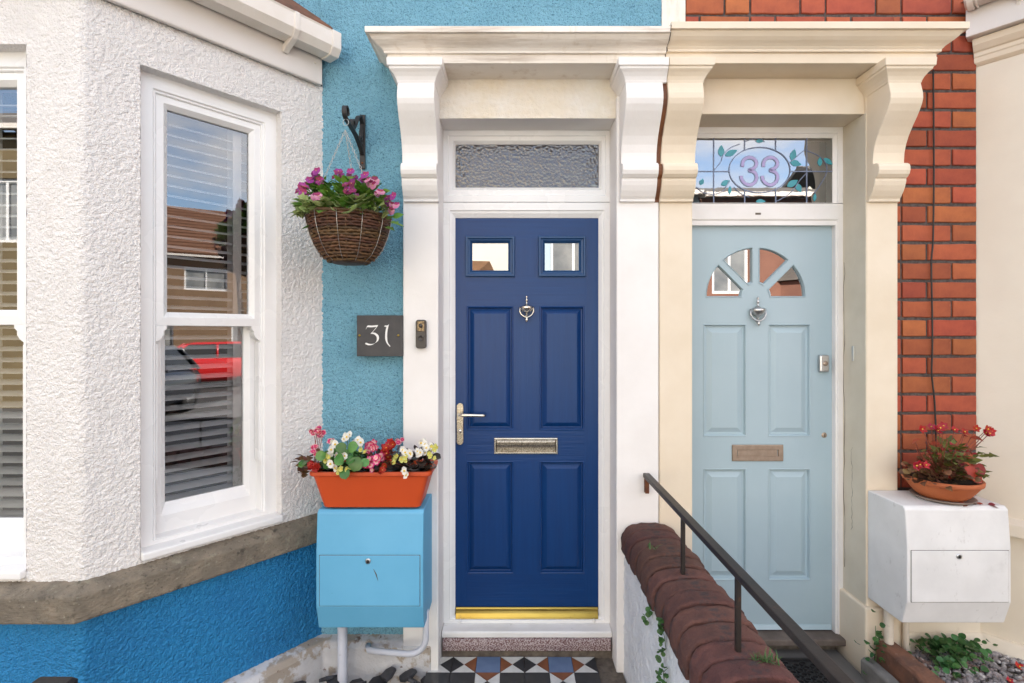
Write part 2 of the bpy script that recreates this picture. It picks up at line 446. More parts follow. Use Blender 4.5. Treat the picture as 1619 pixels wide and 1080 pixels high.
# ------------------------------------------------------------------ mesh building
class MB:
    """Collects polygons; build() links them as ONE mesh object."""

    def __init__(self):
        self.v, self.f, self.m, self.s = [], [], [], []

    def face(self, pts, mi=0, smooth=False):
        i = len(self.v)
        self.v += [tuple(p) for p in pts]
        self.f.append(tuple(range(i, i + len(pts))))
        self.m.append(mi)
        self.s.append(smooth)
        return self

    def addv(self, pts):
        i = len(self.v)
        self.v += [tuple(p) for p in pts]
        return list(range(i, i + len(pts)))

    def addf(self, idx, mi=0, smooth=False):
        self.f.append(tuple(idx))
        self.m.append(mi)
        self.s.append(smooth)

    def box(self, x0, x1, y0, y1, z0, z1, mi=0):
        a = self.addv([(x0, y0, z0), (x1, y0, z0), (x1, y1, z0), (x0, y1, z0),
                       (x0, y0, z1), (x1, y0, z1), (x1, y1, z1), (x0, y1, z1)])
        for q in ((0, 3, 2, 1), (4, 5, 6, 7), (0, 1, 5, 4), (1, 2, 6, 5), (2, 3, 7, 6), (3, 0, 4, 7)):
            self.addf([a[k] for k in q], mi)
        return self

    def loft(self, loops, closed=True, cap0=False, cap1=False, mi=0, smooth=False):
        ids = [self.addv(lp) for lp in loops]
        n = len(loops[0])
        for a, b in zip(ids, ids[1:]):
            for k in range(n if closed else n - 1):
                j = (k + 1) % n
                self.addf((a[k], a[j], b[j], b[k]), mi, smooth)
        if cap0:
            self.addf(list(reversed(ids[0])), mi)
        if cap1:
            self.addf(ids[-1], mi)
        return self

    def rings(self, x0, x1, z0, z1, prof, cap=True, mi=0):
        """Concentric rectangular rings, prof = [(inset, y)], seen from -y."""
        loops = [[(x0 + i, y, z0 + i), (x1 - i, y, z0 + i), (x1 - i, y, z1 - i), (x0 + i, y, z1 - i)] for i, y in prof]
        return self.loft(loops, True, False, cap, mi)

    def prism(self, outline, axis, a0, a1, mi=0, smooth=False):
        """Extrude a 2-D outline; axis 'x' takes (y,z) outlines, 'y' takes (x,z), 'z' takes (x,y)."""
        def p(u, w, t):
            return {'x': (t, u, w), 'y': (u, t, w), 'z': (u, w, t)}[axis]
        l0 = [p(u, w, a0) for u, w in outline]
        l1 = [p(u, w, a1) for u, w in outline]
        return self.loft([l0, l1], True, True, True, mi, smooth)

    def tube(self, pts, r, n=8, caps=True, mi=0, flat=None):
        pts = [Vector(p) for p in pts]
        rs = r if isinstance(r, (list, tuple)) else [r] * len(pts)
        t = (pts[1] - pts[0]).normalized()
        up = Vector((0, 0, 1)) if abs(t.z) < .9 else Vector((1, 0, 0))
        u = t.cross(up).normalized()
        loops = []
        for k, p in enumerate(pts):
            a, b = pts[max(k - 1, 0)], pts[min(k + 1, len(pts) - 1)]
            t = (b - a).normalized()
            u = (u - t * u.dot(t)).normalized()
            w = t.cross(u)
            loops.append([p + (u * cos(2 * pi * j / n) + w * sin(2 * pi * j / n)) * rs[k] for j in range(n)])
        return self.loft(loops, True, caps, caps, mi, True)

    def bar(self, pts, wv, hw, th):
        """Flat strip swept along pts: hw half-width along wv, thickness th across."""
        pts = [Vector(p) for p in pts]
        wv = Vector(wv).normalized()
        loops = []
        for k, p in enumerate(pts):
            a, b = pts[max(k - 1, 0)], pts[min(k + 1, len(pts) - 1)]
            t = (b - a).normalized()
            n = t.cross(wv).normalized()
            loops.append([p + wv * hw + n * th, p - wv * hw + n * th, p - wv * hw - n * th, p + wv * hw - n * th])
        return self.loft(loops, True, True, True)

    def lathe(self, c, prof, n=24, mi=0, axis='z', smooth=True, cap0=False, cap1=False):
        loops = []
        for r, h in prof:
            lp = []
            for j in range(n):
                a = 2 * pi * j / n
                if axis == 'z':
                    lp.append((c[0] + r * cos(a), c[1] + r * sin(a), c[2] + h))
                elif axis == 'y':
                    lp.append((c[0] + r * cos(a), c[1] + h, c[2] + r * sin(a)))
                else:
                    lp.append((c[0] + h, c[1] + r * cos(a), c[2] + r * sin(a)))
            loops.append(lp)
        return self.loft(loops, True, cap0, cap1, mi, smooth)

    def mesh(self, name, mats, M=None):
        me = bpy.data.meshes.new(name)
        vs = [tuple(M @ Vector(p)) for p in self.v] if M is not None else self.v
        me.from_pydata(vs, [], self.f)
        me.polygons.foreach_set('material_index', self.m)
        me.polygons.foreach_set('use_smooth', self.s)
        for q in (mats if isinstance(mats, (list, tuple)) else [mats]):
            me.materials.append(MATS[q])
        me.update()
        return me

    def build(self, name, mats, parent=None, M=None, bevel=0.0, fix=True, label=None, seg=2):
        o = bpy.data.objects.new(name, self.mesh(name, mats, M))
        if fix:
            import bmesh
            bm = bmesh.new()
            bm.from_mesh(o.data)
            bmesh.ops.remove_doubles(bm, verts=bm.verts, dist=1e-6)
            bmesh.ops.recalc_face_normals(bm, faces=bm.faces)
            bm.to_mesh(o.data)
            bm.free()
        return link(o, parent, bevel, label, seg)


def link(o, parent=None, bevel=0.0, label=None, seg=2):
    COL.objects.link(o)
    if parent is not None:
        o.parent = parent
        o.matrix_parent_inverse = world_of(parent).inverted()
    if bevel:
        b = o.modifiers.new('bevel', 'BEVEL')
        b.width = bevel
        b.segments = seg
        b.limit_method = 'ANGLE'
        b.angle_limit = radians(35)
    if label:
        o['label'] = label
    return o


def world_of(o):
    if o.parent is None:
        return o.matrix_basis.copy()
    return world_of(o.parent) @ o.matrix_parent_inverse @ o.matrix_basis


def tag(o, label=None, cat=None, group=None, kind=None):
    for k, v in (('label', label), ('category', cat), ('group', group), ('kind', kind)):
        if v:
            o[k] = v
    return o


def thing(name, loc, label, cat, group=None, rotz=0.0):
    o = bpy.data.objects.new(name, None)
    o.empty_display_size = .1
    o.location = loc
    o.rotation_euler = (0, 0, rotz)
    COL.objects.link(o)
    return tag(o, label, cat, group)


def inst(me, name, parent, M, label=None):
    """A piece that shares its mesh with alike pieces; M is its place in the world."""
    o = bpy.data.objects.new(name, me)
    o.matrix_basis = M
    return link(o, parent, 0, label)


def place(loc, facing=(0, -1, 0), roll=0.0, s=1.0):
    """Matrix whose local +Z looks along facing."""
    q = Vector(facing).normalized().to_track_quat('Z', 'Y')
    sc = s if isinstance(s, (tuple, list)) else (s, s, s)
    return Matrix.Translation(Vector(loc)) @ q.to_matrix().to_4x4() @ Matrix.Rotation(roll, 4, 'Z') @ Matrix.Diagonal((*sc, 1))


def panel_with_holes(mb, xs, zs, holes, yf, yb, mi=0, pick=None, sides=True):
    """Front face of a slab split at xs, zs with the cells in holes left open; jamb faces go back to yb."""
    xs, zs = sorted(xs), sorted(zs)

    def hole(i, j):
        if i < 0 or j < 0 or i >= len(xs) - 1 or j >= len(zs) - 1:
            return True
        cx, cz = (xs[i] + xs[i + 1]) / 2, (zs[j] + zs[j + 1]) / 2
        return any(h[0] < cx < h[1] and h[2] < cz < h[3] for h in holes)
    for i in range(len(xs) - 1):
        for j in range(len(zs) - 1):
            if hole(i, j):
                continue
            a, b, c, d = xs[i], xs[i + 1], zs[j], zs[j + 1]
            k = pick((a + b) / 2, (c + d) / 2) if pick else mi
            mb.face([(a, yf, c), (b, yf, c), (b, yf, d), (a, yf, d)], k)
            if sides:
                if hole(i - 1, j):
                    mb.face([(a, yf, c), (a, yf, d), (a, yb, d), (a, yb, c)], k)
                if hole(i + 1, j):
                    mb.face([(b, yf, c), (b, yb, c), (b, yb, d), (b, yf, d)], k)
                if hole(i, j - 1):
                    mb.face([(a, yf, c), (a, yb, c), (b, yb, c), (b, yf, c)], k)
                if hole(i, j + 1):
                    mb.face([(a, yf, d), (b, yf, d), (b, yb, d), (a, yb, d)], k)


def fine_grid(u0, u1, z0, z1, step, holes, yf, depth=0.0):
    """Finely divided wall skin (for real displacement) with openings and their reveals."""
    def cuts(a, b, marks):
        ms = sorted({a, b} | {m for m in marks if a < m < b})
        out = []
        for p, q in zip(ms, ms[1:]):
            n = max(1, round((q - p) / step))
            out += [p + (q - p) * k / n for k in range(n)]
        return out + [b]
    us = cuts(u0, u1, [h[0] for h in holes] + [h[1] for h in holes])
    zs = cuts(z0, z1, [h[2] for h in holes] + [h[3] for h in holes])
    mb = MB()
    nz = len(zs)
    mb.addv([(u, yf, z) for u in us for z in zs])
    for i in range(len(us) - 1):
        for j in range(nz - 1):
            cu, cz = (us[i] + us[i + 1]) / 2, (zs[j] + zs[j + 1]) / 2
            if any(h[0] < cu < h[1] and h[2] < cz < h[3] for h in holes):
                continue
            mb.addf((i * nz + j, (i + 1) * nz + j, (i + 1) * nz + j + 1, i * nz + j + 1), 0, True)
    return mb


def roughen(o, size, strength, depth=2, mid=.5, grit=True):
    for kind, sc, st in (('VORONOI', size * 1.9, -strength), ('CLOUDS', size * .8, strength * .5)) if grit else (('CLOUDS', size, strength),):
        t = bpy.data.textures.new('render_grain', kind)
        t.noise_scale = sc
        if kind == 'CLOUDS':
            t.noise_depth = depth
            t.contrast = 1.3
        m = o.modifiers.new('displace', 'DISPLACE')
        m.texture = t
        m.texture_coords = 'LOCAL'
        m.strength = st
        m.mid_level = mid
    return o


# ------------------------------------------------------------------ the setting: ground, pavement, road
def slab(name, x0, x1, y0, y1, z0, z1, m, kind='structure'):
    o = MB().box(x0, x1, y0, y1, z0, z1).build(name, m)
    return tag(o, kind=kind)


YW, YP, YF = 2.42, 2.37, 2.535          # wall face, pilaster face, door frame face
E = EYE
slab('ground', -300, 300, -300, 300, -.6, -.12, 'asphalt')
slab('pavement', -60, 60, -1.7, .55, -.12, -.012, 'paving')
slab('front_garden', -7, 7, .55, 9.5, -.12, 0, 'concrete')
slab('road', -60, 60, -6.0, -1.72, -.12, -.108, 'asphalt')
far_pave = slab('pavement', -60, 60, -7.4, -6.0, -.12, -.012, 'paving')

# ------------------------------------------------------------------ number 31
h31 = thing('terraced_house', (-.9, 2.42, 0),
            'blue and white rendered house on the left with a bay window and navy door', 'house')
h33 = thing('terraced_house', (2.2, 2.42, 0),
            'red brick house on the right with cream stonework and a pale blue door', 'house')

TH = radians(50.2)
CT, ST = cos(TH), sin(TH)
A = Vector((-.896, YW))
L_ANG = .8878
B = Vector((A.x - L_ANG * CT, A.y - L_ANG * ST))
C = Vector((-3.2, B.y))
D = Vector((C.x - L_ANG * CT, YW))
M_ANG = Matrix.Translation((B.x, B.y, 0)) @ Matrix.Rotation(TH, 4, 'Z')
M_FRONT = Matrix.Translation((C.x, C.y, 0))


def plan_sweep(mb, path, prof, caps=True, mi=0, smooth=False, closed=True):
    """Sweep a vertical profile [(outward offset, z)] along a plan path (outside lies to the right of travel)."""
    loops = []
    n = len(path)
    for k, p in enumerate(path):
        p = Vector(p)
        ns = []
        if k > 0:
            d = (p - Vector(path[k - 1])).normalized()
            ns.append(Vector((d.y, -d.x)))
        if k < n - 1:
            d = (Vector(path[k + 1]) - p).normalized()
            ns.append(Vector((d.y, -d.x)))
        m = ns[0] if len(ns) == 1 else (ns[0] + ns[1]) / (1 + ns[0].dot(ns[1]))
        loops.append([(p.x + m.x * o, p.y + m.y * o, z) for o, z in prof])
    return mb.loft(loops, closed, caps, caps, mi, smooth)


def bend(mb, off=0.0):
    """Wrap a flat skin (u, y, z) round the bay corner: u<0 runs along the front, u>0 along the splayed side."""
    out = []
    for u, y, z in mb.v:
        y = y + off
        if u < -.02:
            out.append((B.x + u, B.y + y, z))
        elif u > .02:
            out.append((B.x + u * CT - y * ST, B.y + u * ST + y * CT, z))
        else:                            # soft arris
            t = (u + .02) / .04
            p0 = Vector((B.x - .02, B.y + y))
            p2 = Vector((B.x + .02 * CT - y * ST, B.y + .02 * ST + y * CT))
            p1 = Vector((B.x - y * math.tan(TH / 2), B.y + y))
            q = p0 * (1 - t) ** 2 + p1 * 2 * t * (1 - t) + p2 * t * t
            out.append((q.x, q.y, z))
    mb.v = out
    return mb


U0, U1 = L_ANG - .7185, L_ANG - .1966
WZ0, WZ1 = E - .83, E + .982
FU0, FU1 = .18, 1.552                    # front window, along the front of the bay

# rendered walls
wall = fine_grid(-.50, L_ANG + .01, E - .875, E + 1.18, .0042,
                 [(U0, U1, WZ0, WZ1), (-2, -.184, WZ0, WZ1)], 0)
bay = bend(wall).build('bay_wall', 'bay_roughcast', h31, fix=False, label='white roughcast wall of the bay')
roughen(bay, .0062, .0064, 2)
mb = MB()
panel_with_holes(mb, [0, FU0, FU1 - .316, 1.736], [E - .875, WZ0, WZ1, E + 1.18], [(FU0, 9, WZ0, WZ1), (FU1 - .33, 9, 0, 9)], 0, .1)
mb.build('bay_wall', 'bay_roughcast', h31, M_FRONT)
for (u0, u1, M) in ((U0, U1, M_ANG), (FU0, FU1, M_FRONT)):
    mb = MB().rings(u0, u1, WZ0, WZ1, [(0, -.001), (.002, .004), (.001, .16)], cap=False)
    mb.build('window_reveal', 'bay_roughcast', h31, M, fix=False)
mb = MB()
mb.loft([[(C.x, C.y, z), (D.x, D.y, z)] for z in (0, E + 1.18)], False)
mb.build('bay_wall', 'bay_roughcast', h31)
low = fine_grid(-.55, L_ANG + .01, .12, E - .95, .0045, [], .004)
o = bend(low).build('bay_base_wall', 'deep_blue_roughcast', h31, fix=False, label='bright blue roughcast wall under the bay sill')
roughen(o, .0075, .0075, 2)
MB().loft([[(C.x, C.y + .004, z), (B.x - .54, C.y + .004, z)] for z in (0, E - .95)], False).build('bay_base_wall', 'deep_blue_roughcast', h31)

# main blue wall, cut round the doorway
bw = fine_grid(-.905, .706, .17, E + 1.75, .0037, [(-.495, 1, -1, E + 1.26)], YW)
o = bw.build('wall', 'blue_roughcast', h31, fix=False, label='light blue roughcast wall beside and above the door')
roughen(o, .0065, .008, 2)
mb = MB()
panel_with_holes(mb, [-4.4, -3.72, -.93, -.42, .56, .70], [0, E + 1.10, E + 1.16, E + 1.74, 5.7],
                 [(-3.72, -.93, 0, E + 1.16), (-.42, .56, 0, E + 1.10)], YW + .012, YW + .25)
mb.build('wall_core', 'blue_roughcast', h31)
mb = MB()
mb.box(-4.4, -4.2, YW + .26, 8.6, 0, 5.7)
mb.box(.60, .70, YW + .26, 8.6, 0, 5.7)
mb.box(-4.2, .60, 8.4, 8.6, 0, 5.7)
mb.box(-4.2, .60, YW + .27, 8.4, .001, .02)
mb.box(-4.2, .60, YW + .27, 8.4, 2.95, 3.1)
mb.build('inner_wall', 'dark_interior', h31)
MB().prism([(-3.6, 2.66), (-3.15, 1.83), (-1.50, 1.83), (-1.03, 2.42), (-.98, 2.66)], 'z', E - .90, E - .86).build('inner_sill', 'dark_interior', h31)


def main_roof(x0, x1, parent):
    mb = MB()
    mb.prism([(2.1, 5.68), (5.5, 8.3), (8.9, 5.68), (8.9, 5.8), (5.5, 8.45), (2.1, 5.8)], 'x', x0, x1)
    mb.build('roof', 'roof_grey', parent)


main_roof(-4.45, .699, h31)

# stone sill and plinth of the bay
mb = MB()
plan_sweep(mb, [C, B, A + Vector((.012, .014))], [(-.03, E - .838), (0, E - .842), (.052, E - .866), (.058, E - .872), (.060, E - .952), (.054, E - .958), (-.03, E - .960)])
sill = mb.build('bay_sill', 'sill_stone', h31, bevel=.006)
sub = sill.modifiers.new('cut', 'SUBSURF')
sub.subdivision_type = 'SIMPLE'
sub.levels = sub.render_levels = 7
roughen(sill, .009, .0035, 3, grit=False)
mb = MB()
plan_sweep(mb, [C, B, A, (-.375, YW)], [(-.05, 0), (.058, 0), (.055, .165), (.040, .188), (.0, .198), (-.05, .2)])
pl = mb.build('plinth', 'plinth_peeling', h31, bevel=.006)

# bay roof, fascia, gutter
mb = MB()
PB = [D, C, B, A]
mb.loft([[(p.x, p.y, E + 1.165) for p in PB], [(D.x, YW, E + 1.40), (C.x, C.y - .02, E + 1.40), (B.x, B.y - .02, E + 1.40), (-.9, 2.405, E + 1.40)]], False)
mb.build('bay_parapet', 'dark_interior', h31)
mb = MB()
plan_sweep(mb, [C, B, A + Vector((-.012, -.014))], [(.012, E + 1.157), (.030, E + 1.157), (.032, E + 1.165), (.032, E + 1.34), (.012, E + 1.34)])
fas = mb.build('fascia_board', 'fascia_plastic', h31, bevel=.003)
for k, t in enumerate((.055,)):
    q = A - Vector((CT, ST)) * t + Vector((ST, -CT)) * .034
    MB().lathe((0, 0, 0), [(0, -.001), (.004, -.001), (.004, .004)], 10, axis='y').build(
        'screw', 'gutter_plastic', fas, Matrix.Translation((q.x, q.y, E + 1.245)) @ Matrix.Rotation(TH, 4, 'Z'), fix=False)
GP = [(.036, E + 1.292), (.052, E + 1.268), (.118, E + 1.266), (.142, E + 1.296), (.142, E + 1.357), (.146, E + 1.364), (.138, E + 1.364),
      (.134, E + 1.355), (.134, E + 1.299), (.114, E + 1.272), (.056, E + 1.274), (.042, E + 1.297), (.042, E + 1.362), (.036, E + 1.362)]
gend = A + Vector((ST, -CT)) * 0 + Vector((CT, ST)) * .006
gut = MB()
plan_sweep(gut, [C, B, gend], GP)
gutter = gut.build('gutter', 'gutter_plastic', h31)


def gutter_piece(name, t0, t1, grow, parent):
    g = [(o + (grow if o > .09 else 0), z + (-grow if z < E + 1.33 else grow * .5)) for o, z in
         [(.034, E + 1.292), (.052, E + 1.267), (.118, E + 1.265), (.142, E + 1.296), (.142, E + 1.365), (.034, E + 1.365)]]
    m = MB()
    plan_sweep(m, [A + Vector((CT, ST)) * (-t0), A + Vector((CT, ST)) * (-t1)], g)
    return m.build(name, 'gutter_plastic', parent, bevel=.003)


gutter_piece('stop_end', .034, -.010, .005, gutter)
gutter_piece('gutter_bracket', .209, .185, .004, gutter)
m = MB()
q0 = A + Vector((CT, ST)) * (-.209)
q1 = A + Vector((CT, ST)) * (-.185)
plan_sweep(m, [q0, q1], [(.033, E + 1.27), (.033, E + 1.232), (.042, E + 1.228), (.060, E + 1.238), (.121, E + 1.260), (.118, E + 1.264), (.05, E + 1.265)])
m.build('gutter_bracket', 'gutter_plastic', gutter, bevel=.002)
# bay roof slope with tiles (only its edge shows)
mb = MB()
mb.face([(B.x - 1.7, B.y - .10, E + 1.370), (B.x, B.y - .10, E + 1.370), (B.x + .1, 2.43, E + 1.80), (B.x - 1.7, 2.43, E + 1.80)])
mb.face([(B.x, B.y - .10, E + 1.370), (A.x + .060, 2.405, E + 1.370), (A.x + .060, 2.44, E + 1.45), (B.x + .1, 2.43, E + 1.80)])
mb.face([(D.x, 2.43, E + 1.370), (C.x, B.y - .10, E + 1.370), (C.x - .1, 2.43, E + 1.80)])
mb.build('bay_roof', 'roof_brown', h31, fix=False)
tile = MB().box(-.082, .082, -.13, .13, -.006, .008).mesh('roof_tile', 'roof_brown')
e0, e1 = Vector((B.x, B.y - .10, E + 1.375)), Vector((A.x + .06, 2.41, E + 1.375))
dirv = (e1 - e0).normalized()
nrm = dirv.cross(Vector((B.x + .1, 2.43, E + 1.80)) - e0).normalized()
if nrm.z < 0:
    nrm = -nrm
up = nrm.cross(dirv).normalized()
for r in range(3):
    for k in range(6):
        t = .08 + .165 * k + (.08 if r % 2 else 0) + .10 * r
        if t > (e1 - e0).length - .13 - .10 * r:
            continue
        pos = e0 + dirv * t + up * (.10 + .16 * r) + nrm * (.012 + .004 * r)
        R = Matrix((dirv, up, nrm)).transposed().to_4x4()
        inst(tile, 'roof_tile', h31, Matrix.Translation(pos) @ R @ Matrix.Rotation(random.uniform(-.02, .02) + .05, 4, 'X'))


def frame4(mb, x0, x1, z0, z1, wl, wr, wb, wt, prof, mi=0):
    """Mitred frame: prof = [(fraction of the width, y)]."""
    loops = [[(x0 + wl * t, y, z0 + wb * t), (x1 - wr * t, y, z0 + wb * t), (x1 - wr * t, y, z1 - wt * t), (x0 + wl * t, y, z1 - wt * t)]
             for t, y in prof]
    return mb.loft(loops, True, False, False, mi)


def sash_window(M, u0, u1, parent, label=None):
    w = bpy.data.objects.new('window', frame4(MB(), u0, u1, WZ0 + .028, WZ1, .064, .064, .02, .066,
                             [(0, .12), (0, .046), (.80, .046), (.86, .053), (.95, .053), (1, .058), (1, .14)]).mesh('window', 'upvc', M))
    link(w, parent, .0015, label)
    MB().box(u0 + .001, u1 - .001, -.022, .12, WZ0 + .001, WZ0 + .030).build('window_sill', 'upvc', w, M, bevel=.006)
    zm0, zm1 = E + .030, E + .083
    a, b = u0 + .062, u1 - .062
    frame4(MB(), a, b, zm0, WZ1 - .064, .045, .045, zm1 - zm0, .045,
           [(0, .098), (0, .062), (.62, .060), (1, .078), (1, .098)]).build('upper_sash', 'upvc', w, M, bevel=.0012)
    frame4(MB(), a, b, WZ0 + .045, zm1 - .004, .05, .05, .115, .05,
           [(0, .142), (0, .104), (.62, .102), (1, .120), (1, .142)]).build('lower_sash', 'upvc', w, M, bevel=.0012)
    MB().face([(a + .04, .088, zm0 + .02), (b - .04, .088, zm0 + .02), (b - .04, .088, WZ1 - .10), (a + .04, .088, WZ1 - .10)]).build('pane', 'window_glass', w, M, fix=False)
    MB().face([(a + .04, .130, WZ0 + .10), (b - .04, .130, WZ0 + .10), (b - .04, .130, zm1 - .02), (a + .04, .130, zm1 - .02)]).build('pane', 'window_glass', w, M, fix=False)
    for s, x in ((1, a), (-1, b)):
        pts = [(x, zm0), (x + s * .040, zm0), (x + s * .040, zm0 - .012), (x + s * .030, zm0 - .022), (x + s * .030, zm0 - .036),
               (x + s * .020, zm0 - .052), (x + s * .006, zm0 - .062), (x, zm0 - .062)]
        MB().prism(pts, 'y', .061, .098).build('sash_horn', 'upvc', w, M, bevel=.0015)
    for x in (u0 + .060, u1 - .072):
        MB().box(x, x + .012, .062, .10, WZ0 + .27, zm0 - .07).build('sash_stop', 'upvc', w, M, bevel=.001)
    return w


sash_window(M_ANG, U0, U1, h31)
sash_window(M_FRONT, FU0, FU1, h31)


def blind(M, u0, u1, label, tapes):
    c = M @ Vector(((u0 + u1) / 2, .172, WZ0 + .05))
    t = thing('venetian_blind', c, label, 'blind', 'blinds behind the bay windows')
    sl = MB()
    prof = [(-.025, -.0025), (-.012, .001), (0, .002), (.012, .001), (.025, -.0025)]
    hw = (u1 - u0) / 2
    sl.loft([[(x, y, z) for y, z in prof] + [(x, y, z - .0022) for y, z in reversed(prof)] for x in (-hw, hw)], True, True, True)
    me = sl.mesh('slat', 'slat_white')
    R = M.to_3x3().to_4x4()
    z = WZ0 + .075
    k = 0
    while z < WZ1 - .09:
        p = M @ Vector(((u0 + u1) / 2, .172, z))
        inst(me, 'slat', t, Matrix.Translation(p) @ R @ Matrix.Rotation(radians(17 + random.uniform(-1.2, 1.2)), 4, 'X') @
             Matrix.Rotation(radians(random.uniform(-.12, .12)), 4, 'Y'))
        z += .0412
        k += 1
    MB().box(u0, u1, .150, .196, WZ0 + .045, WZ0 + .062).build('bottom_rail', 'slat_white', t, M, bevel=.003)
    MB().box(u0, u1, .146, .198, WZ1 - .075, WZ1 - .02).build('head_rail', 'slat_white', t, M, bevel=.003)
    for u in tapes:
        MB().box(u - .018, u + .018, .1425, .1440, WZ0 + .06, WZ1 - .06).build('ladder_tape', 'tape_white', t, M)
        MB().box(u - .018, u + .018, .2000, .2015, WZ0 + .06, WZ1 - .06).build('ladder_tape', 'tape_white', t, M)
    return t


blind(M_ANG, U0 + .03, U1 - .03, 'white slatted blind with a ladder tape behind the angled side window of the bay', (U0 + .10, .562))
blind(M_FRONT, FU0 + .03, FU1 - .03, 'white slatted blind behind the front bay window at the far left edge', (FU0 + .2, .85, FU1 - .30))

# ------------------------------------------------------------------ doorways: pilasters, lintels, corbels, cornice
def pilaster(x0, x1, m, parent, z0, z1=E + 1.10, yb=2.62, label=None):
    return MB().box(x0, x1, YP, yb, z0, z1).build('pilaster', m, parent, bevel=.006, label=label)


pilaster(-.505, -.341, 'white_masonry', h31, -.01)
pilaster(.4845, .6800, 'white_masonry', h31, -.01)
pilaster(.6830, .836, 'cream_masonry', h33, -.01)
p33 = pilaster(1.641, 1.787, 'cream_masonry', h33, .30)
MB().box(1.622, 1.800, YP - .022, 2.62, -.01, E - 1.262).build('pilaster_base', 'cream_masonry', h33, bevel=.008)
MB().box(1.6395, 1.6425, YP + .004, YF, E - 1.26, E + 1.021).build('door_reveal', 'cream_reveal', h33)

CORB = [(2.236, 1.100), (2.228, 1.068), (2.2215, 1.045), (2.2205, 1.022), (2.227, 1.000), (2.241, .9745), (2.260, .947), (2.280, .921),
        (2.302, .888), (2.318, .854), (2.327, .820), (2.3300, .785), (2.3300, .772), (2.308, .768), (2.296, .760), (2.2915, .748), (2.2915, .732),
        (2.297, .716), (2.309, .704), (2.316, .702), (2.316, .690), (2.321, .672), (2.331, .650), (2.345, .628), (2.354, .618), (2.3545, .606), (2.366, .604)]


def corbel(x0, x1, m, parent, cl=True, cr=True):
    front = [(y, E + z) for y, z in CORB]
    mb = MB()
    outline = front + [(YP + .02, E + .604), (YP + .02, E + 1.10)]
    l0 = [(x0, y, z) for y, z in outline]
    l1 = [(x1, y, z) for y, z in outline]
    mb.loft([l0, l1], True, True, True)
    c = mb.build('corbel', m, parent, bevel=.003)
    cap = MB()
    path = ([(x0, YP + .03), (x0, 2.236)] if cl else [(x0 - .0025, 2.236)]) + ([(x1, 2.236), (x1, YP + .03)] if cr else [(x1 + .0165, 2.236)])
    plan_sweep(cap, path, [(-.01, E + 1.094), (.002, E + 1.094), (.004, E + 1.104), (.010, E + 1.118), (.020, E + 1.132), (.030, E + 1.142),
                           (.032, E + 1.152), (.038, E + 1.153), (.040, E + 1.186), (-.01, E + 1.186)], caps=True)
    cap.box(x0 + .001, x1 - .001, 2.238, YP + .03, E + 1.097, E + 1.185)
    cap.build('corbel_cap', m, parent, bevel=.002)
    return c


corbel(-.500, -.338, 'white_masonry', h31)
corbel(.4960, .6580, 'white_masonry', h31, True, False)
corbel(.6790, .8340, 'cream_masonry', h33, False, True)
corbel(1.6428, 1.7852, 'cream_masonry', h33)
strip = [(y + .012, E + z) for y, z in CORB] + [(YP + .02, E + .604), (YP + .02, E + 1.10)]
MB().prism(strip, 'x', .6585, .6785).build('joint_strip', 'oak_strip', h31)


def cornice(x0, x1, m, parent, dz, left):
    prof = [(-.02, 1.187), (0, 1.187), (0, 1.226), (.012, 1.2265), (.0135, 1.2375), (.016, 1.238), (.020, 1.2435), (.029, 1.250), (.041, 1.257), (.052, 1.2655),
            (.060, 1.275), (.064, 1.2815), (.066, 1.282), (.077, 1.2825), (.078, 1.308), (-.02, 1.312)]
    prof = [(o, E + z + dz * ((z - 1.187) / .125)) for o, z in prof]
    yf = 2.25
    path = [(x0, YW + .02), (x0, yf), (x1, yf)] if left else [(x0, yf), (x1, yf), (x1, YW + .02)]
    mb = MB()
    plan_sweep(mb, path, prof)
    if left:
        mb.box(x0 + .004, x1, yf + .004, YW + .03, E + 1.1885, E + 1.305 + dz)
    else:
        mb.box(x0, x1 - .004, yf + .004, YW + .03, E + 1.1885, E + 1.305 + dz)
    o = mb.build('cornice', m, parent, bevel=.0022)
    return o


cornice(-.548, .6745, 'cornice_white', h31, -.004, True)
cornice(.6765, 1.866, 'cream_masonry', h33, .016, False)
jr = random.Random(9)
jp = [(2.2515, 1.19), (2.2505, 1.205), (2.2495, 1.225), (2.237, 1.236), (2.226, 1.248), (2.205, 1.262), (2.188, 1.281), (2.1735, 1.284), (2.1725, 1.308)]
MB().tube([(.6755 + jr.uniform(-.003, .003), y - .001, E + z) for y, z in jp], [jr.uniform(.0012, .004) for _ in jp], 6).build('joint_crack', 'grime', h31)
# lintels
lt = fine_grid(-.339, .4955, E + 1.006, E + 1.19, .005, [], 2.396)
o = lt.build('lintel', 'lintel_roughcast', h31, fix=False, label='rough white rendered lintel over the navy door')
roughen(o, .012, .006, 3)
MB().box(-.340, .4840, 2.40, 2.62, E + 1.0065, E + 1.19).build('lintel_core', 'white_masonry', h31)
MB().box(.825, 1.660, 2.388, 2.62, E + 1.0225, E + 1.19).build('lintel', 'cream_masonry', h33, bevel=.004)

